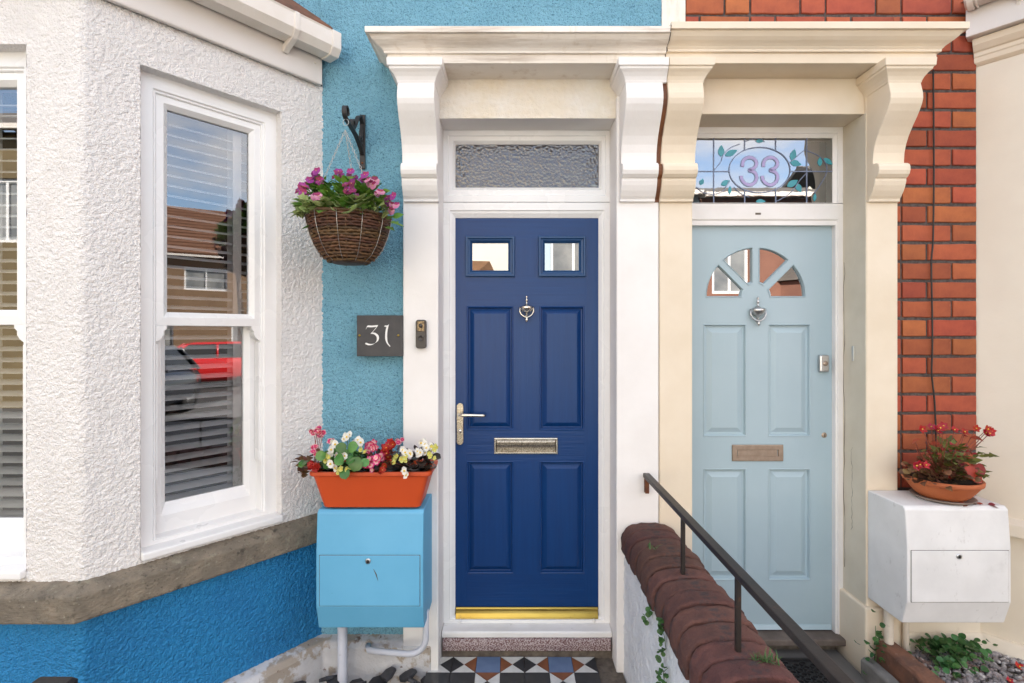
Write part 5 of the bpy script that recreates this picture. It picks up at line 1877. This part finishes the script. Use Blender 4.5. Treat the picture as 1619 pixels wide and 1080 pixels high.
for lab, zx, lk, nl, sm, fl, lk2, nl2 in BEGS:
    c = TP(zx, 905, 2.22)
    c.z = TZ1 - .02
    t = thing('begonia', c, lab, 'begonia', 'begonias in the orange trough')
    for kind, fx, fz, y in fl:
        p = TP(fx, fz, y)
        put_flower(t, kind, p, c + Vector(((p.x - c.x) * .5, random.uniform(-.03, .02), .02)), .84, sm, .5, (0, -1, .45))
        for _ in range(random.choice((1, 1, 2))):
            put_flower(t, kind, p + Vector((random.uniform(-.018, .018), random.uniform(-.004, .02), random.uniform(-.02, .012))), None, random.uniform(.6, .85), sm, .7, (0, -1, .35))
    for k in range(nl2 + nl):
        a = random.uniform(0, 2 * pi)
        r = random.uniform(.01, .065)
        p = c + Vector((r * cos(a) * 1.1, r * sin(a) - .02, random.uniform(.0, .085)))
        kd = lk2 if k < nl2 else lk
        put_leaf(t, kd, p, (cos(a) * .9, sin(a) * .6 - .45, random.uniform(-.35, .6)), random.uniform(.65, 1.05) if kd != 'bronze' else random.uniform(1.1, 1.6))
    if zx == 285:
        for (fx, fz, s, ang) in ((348, 858, 1.0, -.3), (262, 832, .85, .8), (330, 768, .8, -1.2), (268, 772, .75, 1.0), (290, 910, .75, .3), (318, 838, .62, -.8), (160, 812, .7, 1.0), (395, 850, .6, -.9)):
            p = TP(fx, fz, 2.085)
            inst(LM['begonia'][0], 'leaf', t, place(p, (random.uniform(-.5, .5), -1, random.uniform(.1, .9)), ang, s) @ Matrix.Translation((0, -.03, 0)))

# terracotta bowl on the white meter box
PCx, PCy = 1.898, 2.262
PZ0 = Z(799.5, 2.155) + .001
sa = MB().lathe((PCx - .005, PCy - .01, PZ0), [(0, .0), (.098, .0), (.116, .012), (.113, .014), (.095, .006), (0, .005)], 36).build('saucer', 'saucer_clay')
tag(sa, 'shallow clay saucer under the terracotta bowl on the white meter box', 'saucer')
pb = thing('flower_pot', (PCx, PCy, PZ0 + .006), 'wide ribbed terracotta bowl on the saucer on the white meter box', 'plant pot')
prof = [(0, .006), (.083, .006)]
for k in range(9):
    t = k / 8
    prof += [(.085 + .045 * t ** .8 + .0022, .010 + .055 * t), (.085 + .045 * (t + .06) ** .8 - .0006, .0135 + .055 * t)]
prof += [(.134, .070), (.142, .073), (.144, .080), (.144, .090), (.140, .0935), (.132, .092), (.128, .075), (.11, .06)]
MB().lathe((PCx, PCy, PZ0), prof, 44).build('bowl', 'terracotta', pb)
MB().lathe((PCx, PCy, PZ0), [(0, .083), (.08, .082), (.129, .076)], 28).build('compost', 'soil', pb)


def RP(zx, zy, y):
    return Vector((X(1340 + zx / 2.455, y), y, Z(640 + zy / 2.455, y)))


c = Vector((PCx, PCy, PZ0 + .085))
rp = thing('begonia', c, 'straggly red flowered plant with bronze and olive leaves in the terracotta bowl', 'begonia')
for kind, fx, fz, y in (('redstar', 290, 95, 2.25), ('redstar', 360, 90, 2.2), ('redstar', 372, 82, 2.21), ('redstar', 350, 100, 2.2), ('redstar', 545, 95, 2.2), ('redstar', 552, 112, 2.19), ('redstar', 538, 108, 2.2), ('redstar', 560, 104, 2.2),
                        ('redstar', 305, 234, 2.13), ('redstar', 268, 236, 2.14), ('redstar', 282, 232, 2.14), ('redstar', 500, 92, 2.24), ('redstar', 415, 97, 2.26), ('redstar', 455, 105, 2.25), ('redstar', 325, 85, 2.26)):
    p = RP(fx, fz, y)
    put_flower(rp, kind, p, c + (p - c) * .25, 1.0, 'stem_red', .5, (0, -1, .5))
for fx, fz, s in ((470, 165, 1.2), (455, 120, 1.0), (475, 125, 1.0), (440, 205, 1.0), (410, 150, .9), (480, 190, 1.1), (320, 150, 1.0), (350, 165, .9), (250, 150, .9)):
    p = RP(fx, fz, 2.24)
    put_leaf(rp, 'red', p, (random.uniform(-1, 1), -.5, random.uniform(-.3, .8)), s)
for fx, fz, s in ((470, 262, 1.6), (490, 250, 1.4), (455, 245, 1.4)):
    p = RP(fx, fz, 2.15)
    inst(LM['red'][0], 'leaf', rp, place(p, (.2, -1, .3), random.uniform(-2.4, -1.2), s))
for k in range(170):
    a = random.uniform(0, 2 * pi)
    r = random.uniform(.02, .135)
    p = c + Vector((r * cos(a) - .04, r * sin(a) * .8 - .03, random.uniform(.0, .10) * (1 - .4 * r / .13)))
    put_leaf(rp, 'bronze', p, (cos(a), sin(a) - .5, random.uniform(-.4, .6)), random.uniform(.9, 1.6))
for k in range(120):
    a = random.uniform(0, 2 * pi)
    r = random.uniform(.0, .10)
    p = c + Vector((r * cos(a) * 1.1 + .025, r * sin(a) * .8 - .035, random.uniform(.0, .15)))
    put_leaf(rp, 'olive', p, (cos(a), sin(a) - .5, random.uniform(-.2, .9)), random.uniform(.9, 1.6))
for k in range(60):
    a = random.uniform(0, 2 * pi)
    r = random.uniform(.02, .13)
    p = c + Vector((r * cos(a), r * sin(a) * .8 - .03, random.uniform(.02, .16) * (1 - .3 * r / .13)))
    put_leaf(rp, random.choice(('red', 'bronze')), p, (cos(a), sin(a) - .5, random.uniform(-.3, .8)), random.uniform(.45, .75))
for k in range(26):
    a = random.uniform(0, 2 * pi)
    stem(rp, c + Vector((.03 * cos(a), .03 * sin(a), 0)), c + Vector((.12 * cos(a), .08 * sin(a) - .02, random.uniform(.06, .19))), .0016, 'stem_red')
for k, (fx, fz) in enumerate(((462, 338), (500, 372), (545, 360), (485, 378))):
    y = 2.165 + .02 * (k % 2)
    o = bpy.data.objects.new('fallen_leaf', LM['red'][k % 2] if k < 3 else LM['bronze'][0])
    o.matrix_basis = place((X(1340 + fx / 2.455, y), y, PZ0 + .003), (random.uniform(-.3, .3), -.4, 1), random.uniform(0, 6), .9)
    COL.objects.link(o)
    tag(o, 'small dry red leaf fallen on top of the white meter box', 'leaf', 'fallen leaves on the white meter box')

# ------------------------------------------------------------------ weeds and ground cover
for lab, pts, n, z_ in (('clump of round leaved weed high on the white side of the low wall', ((1032, 968), (1023, 970), (1030, 962)), 12, 1),
                        ('longest weed hanging down the white side of the low wall', ((1048, 985), (1050, 1005), (1052, 1020), (1047, 1030)), 34, 1),
                        ('clump of weed lowest on the white side of the low wall', ((1052, 1064), (1050, 1075), (1056, 1056)), 18, 1)):
    def on_wall(px, py):
        y = .508 * FOC / (px - 809.5)
        return Vector((.508, y, Z(py, y)))
    ps = [on_wall(*p) for p in pts]
    t = thing('weed', ps[0], lab, 'weed')
    for a, b in zip(ps, ps[1:]):
        stem(t, a, b, .0012)
    for k in range(n):
        p = random.choice(ps) + Vector((random.uniform(-.012, .0), random.uniform(-.02, .02), random.uniform(-.022, .022)))
        put_leaf(t, 'weed', p, (-.4, random.uniform(-1, .3), random.uniform(-.8, .5)), random.uniform(.55, .95))


def blade_mesh(m):
    mb = MB()
    mb.loft([[(-.0016, 0, 0), (0, 0, .0005), (.0016, 0, 0)], [(-.0013, .02, .006), (0, .02, .0065), (.0013, .02, .006)], [(-.0002, .038, .004), (0, .038, .004), (.0002, .038, .004)]], False, smooth=True)
    return mb.mesh('blade', m)


BLADE = blade_mesh('leaf_weed')
for lab, (px, py), y, n, spread_ in (('tuft of grass growing between the nearest coping bricks', (1212, 1049), 1.36, 50, .035),
                                     ('small tuft of grass on the far part of the brick coping', (1030, 868), 2.05, 12, .012)):
    x = X(px, y)
    base = Vector((x, y, Z(py, y) + .002))
    t = thing('grass_tuft', base, lab, 'grass')
    for k in range(n):
        a = random.uniform(0, 2 * pi)
        inst(BLADE, 'blade', t, Matrix.Translation(base + Vector((random.uniform(-spread_, spread_), random.uniform(-.012, .012), 0))) @ Matrix.Rotation(a, 4, 'Z') @
             Matrix.Rotation(random.uniform(.2, 1.1), 4, 'X') @ Matrix.Diagonal((1, random.uniform(.5, 1), 1, 1)))

# raised gravel bed beside the pale door
MB_bed = MB().box(1.66, 4.2, 1.2, 2.36, -.01, .150)
tag(MB_bed.build('gravel_bed', 'grime'), kind='structure')


def stone_shape(rnd, r, flat):
    n = 6
    loops = []
    ex, ey = rnd.uniform(.75, 1.25), rnd.uniform(.7, 1.0)
    for la in (-.9, -.45, 0, .45, .9):
        rad = cos(la * 1.5)
        loops.append([(r * ex * rad * cos(2 * pi * j / n) * rnd.uniform(.9, 1.1), r * ey * rad * sin(2 * pi * j / n) * rnd.uniform(.9, 1.1), r * flat * sin(la * 1.5)) for j in range(n)])
    return loops


rnd = random.Random(5)
peb = MB()
for k in range(2600):
    x, y = rnd.uniform(1.735, 2.75), rnd.uniform(1.80, 2.35)
    r = rnd.uniform(.008, .017)
    R = Matrix.Translation((x, y, .152 + rnd.uniform(-.002, .012))) @ Matrix.Rotation(rnd.uniform(0, 6), 4, 'Z') @ Matrix.Rotation(rnd.uniform(-.4, .4), 4, 'X')
    peb.loft([[R @ Vector(p) for p in l] for l in stone_shape(rnd, r, .6)], True, True, True, 0, True)
tag(peb.build('pebbles', 'pebble', fix=False), 'mixed grey and rust pebbles below the white meter box', 'pebbles', kind='stuff')
for lab, x, y0, y1, zt, m, w in (('long rough brown clay edging block beside the gravel', 1.698, 1.90, 2.325, E - 1.395, 'kerb_clay', .092),
                                 ('grey stone kerb on the inner side of the brown edging block', 1.618, 1.86, 2.33, E - 1.475, 'kerb_stone', .060)):
    mb = MB()
    n = 8
    loops = []
    rnd = random.Random(3)
    for k in range(n + 1):
        y = y0 + (y1 - y0) * k / n
        j = lambda: rnd.uniform(-.0035, .0035)
        loops.append([(x - w / 2 + j(), y, -.01), (x - w / 2 + j(), y, zt - .012 + j()), (x - w / 2 + .012, y, zt + j()), (x + w / 2 - .012, y, zt + j()), (x + w / 2 + j(), y, zt - .012 + j()), (x + w / 2 + j(), y, -.01)])
    mb.loft(loops, True, True, True)
    tag(mb.build('edging_block' if m == 'kerb_clay' else 'kerb_stone', m, bevel=.004), lab, 'edging' if m == 'kerb_clay' else 'kerb')

for fx, fz, sc_ in ((668, 1018, 1.1), (630, 1072, .8)):
    px, py = 1340 + fx / 2.455, 640 + fz / 2.455
    y = (E - .17) * FOC / (py - 527)
    o = bpy.data.objects.new('fallen_flower', FM['redstar'])
    o.matrix_basis = place((X(px, y), y, .172), (random.uniform(-.3, .3), -.5, 1), 1.0, sc_)
    COL.objects.link(o)
    tag(o, 'larger red fallen flower on the pebbles at the right edge' if sc_ > 1 else 'smaller red fallen flower on the pebbles in front of the larger one', 'flower', 'red flowers fallen on the pebbles')
cp = thing('creeping_plant', (1.93, 2.2, .15), 'low creeping plant with small green leaves under the white meter box', 'plant')


def GP(zx, zy):
    px, py = 1340 + zx / 2.455, 640 + zy / 2.455
    y = (E - .165) * FOC / (py - 527)
    return Vector((X(px, y), min(y, 2.36), .165))


rnd2 = random.Random(11)
for k in range(230):
    if k < 60:
        p = GP(rnd2.gauss(290, 50), rnd2.gauss(905, 14))
    else:
        p = GP(rnd2.gauss(420, 60), rnd2.gauss(985, 42))
    a = rnd2.uniform(0, 2 * pi)
    p.z += rnd2.uniform(.0, .05)
    put_leaf(cp, 'ground', p, (cos(a), sin(a) * .7 - .3, rnd2.uniform(-.2, .5)), rnd2.uniform(.6, 1.1))
for k in range(24):
    p, q = GP(rnd2.gauss(380, 70), rnd2.gauss(960, 40)), GP(rnd2.gauss(380, 70), rnd2.gauss(960, 40))
    stem(cp, p - Vector((0, 0, .012)), p + (q - p) * .4 + Vector((0, 0, .02)), .0012)
cl = thing('creeping_plant', (1.62, 2.33, .1), 'small leafy plant climbing at the foot of the cream pilaster beside the pipe', 'plant')
for k in range(42):
    y = 2.30 + rnd2.uniform(-.02, .03)
    p = Vector((X(1385 + rnd2.gauss(0, 9), y), y, Z(1022 + rnd2.gauss(0, 18), y)))
    put_leaf(cl, 'ground', p, (rnd2.uniform(-1, 1), -.6, rnd2.uniform(-.3, .8)), rnd2.uniform(.55, .9))
stem(cl, (1.625, 2.31, .02), (1.64, 2.31, .30), .0015)

# rubber mat
mt = thing('door_mat', (1.30, 2.2, .062), 'black rubber ring mat on the path below the pale blue door', 'door mat')
tag(slab('path', .76, 1.60, .55, 2.60, .002, .058, 'concrete'), kind='structure')
MB().box(1.185, 1.47, 1.70, 2.43, .0592, .062).build('mat_base', 'rubber', mt)
rings = MB()
for i in range(7):
    for j in range(22):
        cx, cy = 1.205 + .0405 * i, 1.725 + .0325 * j + (.016 if i % 2 else 0)
        if cy > 2.415:
            continue
        l = []
        for rr_, zz in ((1.0, .0625), (1.0, .071), (.72, .071), (.72, .0625)):
            l.append([(cx + .0185 * rr_ * cos(2 * pi * k / 10), cy + .0148 * rr_ * sin(2 * pi * k / 10), zz) for k in range(10)])
        rings.loft(l, True, smooth=False)
o = rings.build('mat_rings', 'rubber', mt, fix=False)
o['kind'] = 'stuff'
MB().rings(1.18, 1.475, 1.69, 2.44, [(0, 0)], cap=False)
mb = MB()
for a, b, c_, d in ((1.180, 1.475, 2.4305, 2.442), (1.180, 1.475, 1.688, 1.6995), (1.180, 1.1845, 1.6995, 2.4305), (1.4705, 1.475, 1.6995, 2.4305)):
    mb.box(a, b, c_, d, .0592, .073)
mb.build('mat_edge', 'rubber', mt)

# slate chips at the foot of the blue wall
rnd = random.Random(21)
spots = [(-.86, 2.20), (-.80, 2.29), (-.74, 2.17), (-.70, 2.30), (-.62, 2.22), (-.56, 2.31), (-.50, 2.20), (-.44, 2.29), (-.40, 2.19), (-.91, 2.10), (-.78, 2.08), (-.66, 2.09),
         (-.54, 2.09), (-.43, 2.08), (-.93, 2.24), (-.60, 2.32), (-.48, 2.33), (-.68, 2.24), (-.38, 2.32), (-.83, 2.31)]
for k, (x, y) in enumerate(spots):
    n = 7
    ol = [(rnd.uniform(.030, .052) * cos(2 * pi * j / n), rnd.uniform(.022, .04) * sin(2 * pi * j / n)) for j in range(n)]
    M = Matrix.Translation((x, y, .045 + .018 * (k % 3))) @ Matrix.Rotation(rnd.uniform(0, 6), 4, 'Z') @ Matrix.Rotation(rnd.uniform(-.7, .7), 4, 'X') @ Matrix.Rotation(rnd.uniform(-.4, .4), 4, 'Y')
    o = MB().prism(ol, 'z', -.007, .007).build('slate_chip', 'slate_chip', None, None, bevel=.002)
    o.matrix_basis = M
    tag(o, 'dark slate chip lying on the ground below the light blue meter box', 'stone', 'slate chips below the blue meter box')

# black post in front of the bay
gp_ = thing('gate_post', (-1.287, 1.4, 0), 'flat topped black wooden post in front of the bright blue base wall', 'post')
MB().box(-1.327, -1.247, 1.36, 1.44, 0, E - .999).build('shaft', 'black_wood', gp_, bevel=.004)
mb = MB()
mb.loft([rr(.054, .054, E - .9985, -1.287, 1.40, r=.006), rr(.056, .056, E - .994, -1.287, 1.40, r=.006), rr(.056, .056, E - .981, -1.287, 1.40, r=.006), rr(.048, .048, E - .971, -1.287, 1.40, r=.006)], True, True, True)
mb.build('cap', 'black_wood', gp_)

# ------------------------------------------------------------------ across the street: what the glass mirrors
def far_house(x0, x1, eave, ridge, wm, rm, label, wins, bay=None, yf=-7.5, depth=8.0, M=Matrix()):
    t = thing('terraced_house', M @ Vector(((x0 + x1) / 2, yf, 0)), label, 'house', 'houses mirrored in the glass')
    mb = MB()
    xs = [x0, x1]
    zs = [-.12, eave]
    hs = []
    for (a, b, c, d) in wins:
        xs += [x0 + a, x0 + b]
        zs += [c, d]
        hs.append((x0 + a, x0 + b, c, d))
    m2 = MB()
    panel_with_holes(mb, xs, zs, hs, -yf, -yf + .15)
    mb.v = [(v[0], -v[1], v[2]) for v in mb.v]
    mb.build('wall', wm, t, M)
    MB().box(x0 + .01, x1 - .01, yf - depth, yf - .30, -.12, eave - .01).build('wall_core', wm, t, M)
    for (a, b, c, d) in wins:
        f = MB()
        frame4(f, x0 + a, x0 + b, c, d, .07, .07, .07, .07, [(0, -yf + .14), (0, -yf + .05), (1, -yf + .05), (1, -yf + .14)])
        f.box((2 * x0 + a + b) / 2 - .03, (2 * x0 + a + b) / 2 + .03, -yf + .06, -yf + .13, c + .07, d - .07)
        f.v = [(v[0], -v[1], v[2]) for v in f.v]
        w = f.build('window', 'upvc', t, M)
        MB().face([(x0 + a + .06, yf - .10, c + .06), (x0 + b - .06, yf - .10, c + .06), (x0 + b - .06, yf - .10, d - .06), (x0 + a + .06, yf - .10, d - .06)]).build('pane', 'far_pane', w, M, fix=False)
    MB().prism([(yf + .25, eave - .06), (yf - depth / 2, ridge), (yf - depth - .25, eave - .06), (yf - depth - .25, eave + .08), (yf - depth / 2, ridge + .14), (yf + .25, eave + .08)], 'x', x0, x1).build('roof', rm, t, M)
    MB().box(x0, x1, yf + .26, yf + .36, eave - .04, eave + .06).build('gutter', 'gutter_plastic', t, M)
    if bay:
        a, b, top = bay
        mb = MB()
        mb.prism([(x0 + a, yf + .001), (x0 + a + .5, yf + .7), (x0 + b - .5, yf + .7), (x0 + b, yf + .001)], 'z', -.12, top)
        mb.build('bay', wm, t, M)
        mb = MB()
        mb.loft([[(x0 + a - .1, yf + .002, top + .01), (x0 + a + .45, yf + .82, top + .01), (x0 + b - .45, yf + .82, top + .01), (x0 + b + .1, yf + .002, top + .01)],
                 [(x0 + a + .1, yf + .002, top + .45), (x0 + a + .7, yf + .10, top + .45), (x0 + b - .7, yf + .10, top + .45), (x0 + b - .1, yf + .002, top + .45)]], False, True, True)
        mb.build('bay_roof', rm, t, M)
    return t


W1 = [(.6, 1.7, 3.4, 4.7), (2.9, 4.0, 3.4, 4.7), (.6, 1.9, .8, 2.3)]
far_house(-20.0, -15.2, 5.6, 7.6, 'brick_far', 'roof_grey', 'red brick house across the street far to the left', W1)
far_house(-15.15, -9.4, 6.0, 8.0, 'yellow_render', 'roof_grey', 'yellow rendered house mirrored in the left bay window', [(1.0, 2.2, 3.6, 5.0), (3.6, 4.6, 3.6, 5.0), (1.0, 2.6, .8, 2.3)])
far_house(-9.35, -4.7, 5.2, 6.9, 'cream_render', 'roof_grey', 'cream house across the street to the left', W1)
far_house(-4.65, -.05, 5.0, 6.5, 'cream_render', 'roof_brown', 'cream house mirrored in the left pane of the navy door', [(.6, 1.7, 3.5, 4.6)], (1.2, 4.2, 2.95))
far_house(0.0, 4.6, 5.0, 6.45, 'paleblue_render', 'roof_grey', 'pale blue house mirrored in the right pane of the navy door', [(.95, 2.1, 2.9, 4.5), (3.0, 4.0, 3.4, 4.6)], (1.9, 4.4, 2.7))
far_house(4.65, 9.2, 4.95, 6.2, 'brick_far', 'roof_grey', 'red brick house mirrored in the fan panes of the pale blue door', [(.3, 1.2, 2.6, 4.2), (2.9, 4.0, 3.4, 4.6), (.5, 1.8, .7, 2.1)], (2.0, 4.3, 2.9))
far_house(9.25, 14.0, 5.2, 6.9, 'palepink_render', 'roof_grey', 'pale house across the street to the right', W1)
far_house(14.05, 19.0, 5.0, 6.6, 'cream_render', 'roof_grey', 'cream house at the far right across the street', W1)
TURN = Matrix.Translation((23.4, -7.4, 0)) @ Matrix.Rotation(radians(69), 4, 'Z') @ Matrix.Translation((0, 7.5, 0))
far_house(-8.0, 8.0, 5.3, 8.3, 'tan_render', 'roof_brown', 'brown rendered house with a tiled roof mirrored in the side bay window',
          [(1.2 + 3.1 * k, 3.0 + 3.1 * k, 3.7, 4.8) for k in range(5)] + [(1.4 + 4.0 * k, 3.0 + 4.0 * k, .9, 2.3) for k in range(4)], M=TURN)
th = [o for o in scene.objects if o.name.startswith('terraced_house') and 'brown rendered' in o.get('label', '')][0]
cs = MB()
for k in range(15):                     # courses of roof tiles, each lapping the one below
    f = k / 15
    y, z = -7.25 - 4.2 * f, 5.40 + 3.0 * f
    cs.prism([(y + .10, z - .02), (y + .11, z + .05), (y - .22, z + .215), (y - .22, z + .15)], 'x', -8.0, 8.0)
o = cs.build('roof_courses', 'roof_brown', th, TURN)
o['kind'] = 'stuff'
MB_g = thing('gable', (8.2, -12.0, 5.5), 'cream gable mirrored in the leaded fanlight', 'gable')
MB().prism([(7.9, 5.0), (10.3, 5.0), (9.1, 6.1)], 'y', -12.0, -10.5).build('gable_wall', 'cream_render', MB_g)


def car(loc, rot, body, label):
    t = thing('parked_car', loc, label, 'car', 'cars parked in the street', rot)
    M = Matrix.Translation(loc) @ Matrix.Rotation(rot, 4, 'Z')
    secs = [(-2.0, .62, .35, .62), (-1.95, .72, .28, .80), (-1.5, .82, .24, .90), (-.75, .85, .22, .95), (.2, .86, .22, .95), (1.3, .84, .24, .94), (1.85, .76, .28, .88), (2.0, .66, .36, .70)]
    mb = MB()
    mb.loft([[(x, -w * .92, zb), (x, -w, zb + .15), (x, -w, zt - .12), (x, -w * .88, zt), (x, w * .88, zt), (x, w, zt - .12), (x, w, zb + .15), (x, w * .92, zb)] for x, w, zb, zt in secs], True, True, True, 0, True)
    b = mb.build('body', body, t, M)
    mb = MB()
    mb.loft([[(-1.0, -.74, .93), (-1.0, .74, .93), (1.75, .72, .93), (1.75, -.72, .93)], [(-.35, -.60, 1.38), (-.35, .60, 1.38), (1.25, .58, 1.40), (1.25, -.58, 1.40)]], True, True, False)
    mb.build('glasshouse', 'car_glass', t, M)
    mb = MB()
    mb.loft([[(-.38, -.60, 1.375), (-.38, .60, 1.375), (1.28, .58, 1.395), (1.28, -.58, 1.395)], [(-.2, -.5, 1.44), (-.2, .5, 1.44), (1.1, .5, 1.455), (1.1, -.5, 1.455)]], True, True, True)
    for sx in (-1, 1):
        for (a, c) in (((-1.0, -.35)), ((.42, .44)), ((1.75, 1.25))):
            mb.tube([(a, sx * .745, .92), (c, sx * .605, 1.39)], .04, 6)
    mb.build('roof', body, t, M)
    for wx in (-1.25, 1.25):
        for sx in (-1, 1):
            w = MB().lathe((wx, sx * .74, .31), [(.20, -.09), (.29, -.09), (.31, -.05), (.31, .05), (.29, .09), (.20, .09)], 22, axis='y').build('wheel', 'tyre', t, M)
            MB().lathe((wx, sx * .74, .31), [(0, -.07), (.20, -.08), (.20, .08), (0, .07)], 14, axis='y').build('rim', 'alloy', w, M)
    for sx in (-1, 1):
        MB().lathe((-1.96, sx * .55, .68), [(0, -.03), (.09, -.01), (.10, .06)], 12, axis='x').build('headlight', 'lamp_glass', t, M)
    return t


car((14.4, -3.9, -.108), radians(64), 'car_red', 'red hatchback mirrored in the side bay window')
car((7.6, -.62 - 2.2, -.108), radians(4), 'car_dark', 'dark car parked nearer the bay, mirrored below the red one')
tree = thing('street_tree', (19.6, -4.3, -.1), 'dark purple leaved tree mirrored in the side bay window', 'tree')
MB().tube([(19.6, -4.3, -.1), (19.65, -4.3, 2.0), (19.5, -4.4, 4.0), (19.6, -4.3, 5.6)], [.16, .13, .09, .03], 8).build('trunk', 'bark', tree)
cr = MB()
rnd = random.Random(8)
for k in range(2200):
    a, b = rnd.uniform(0, 2 * pi), rnd.uniform(-1, 1)
    r = 1.6 * rnd.uniform(.3, 1) ** .5 * (1 + .25 * sin(5 * a) * cos(4 * b))
    c = Vector((19.6 + .55 * r * cos(a) * sqrt(1 - b * b), -4.3 + .55 * r * sin(a) * sqrt(1 - b * b), 5.3 + 1.2 * b))
    R = Matrix.Rotation(rnd.uniform(0, 6), 3, Vector((rnd.uniform(-1, 1), rnd.uniform(-1, 1), rnd.uniform(-1, 1))).normalized())
    s = rnd.uniform(.06, .12)
    cr.face([c + R @ Vector(p) for p in ((-s, 0, 0), (0, -s * .6, 0), (s, 0, 0), (0, s * .6, 0))])
cr.build('crown', 'tree_leaf_purple', tree, fix=False)
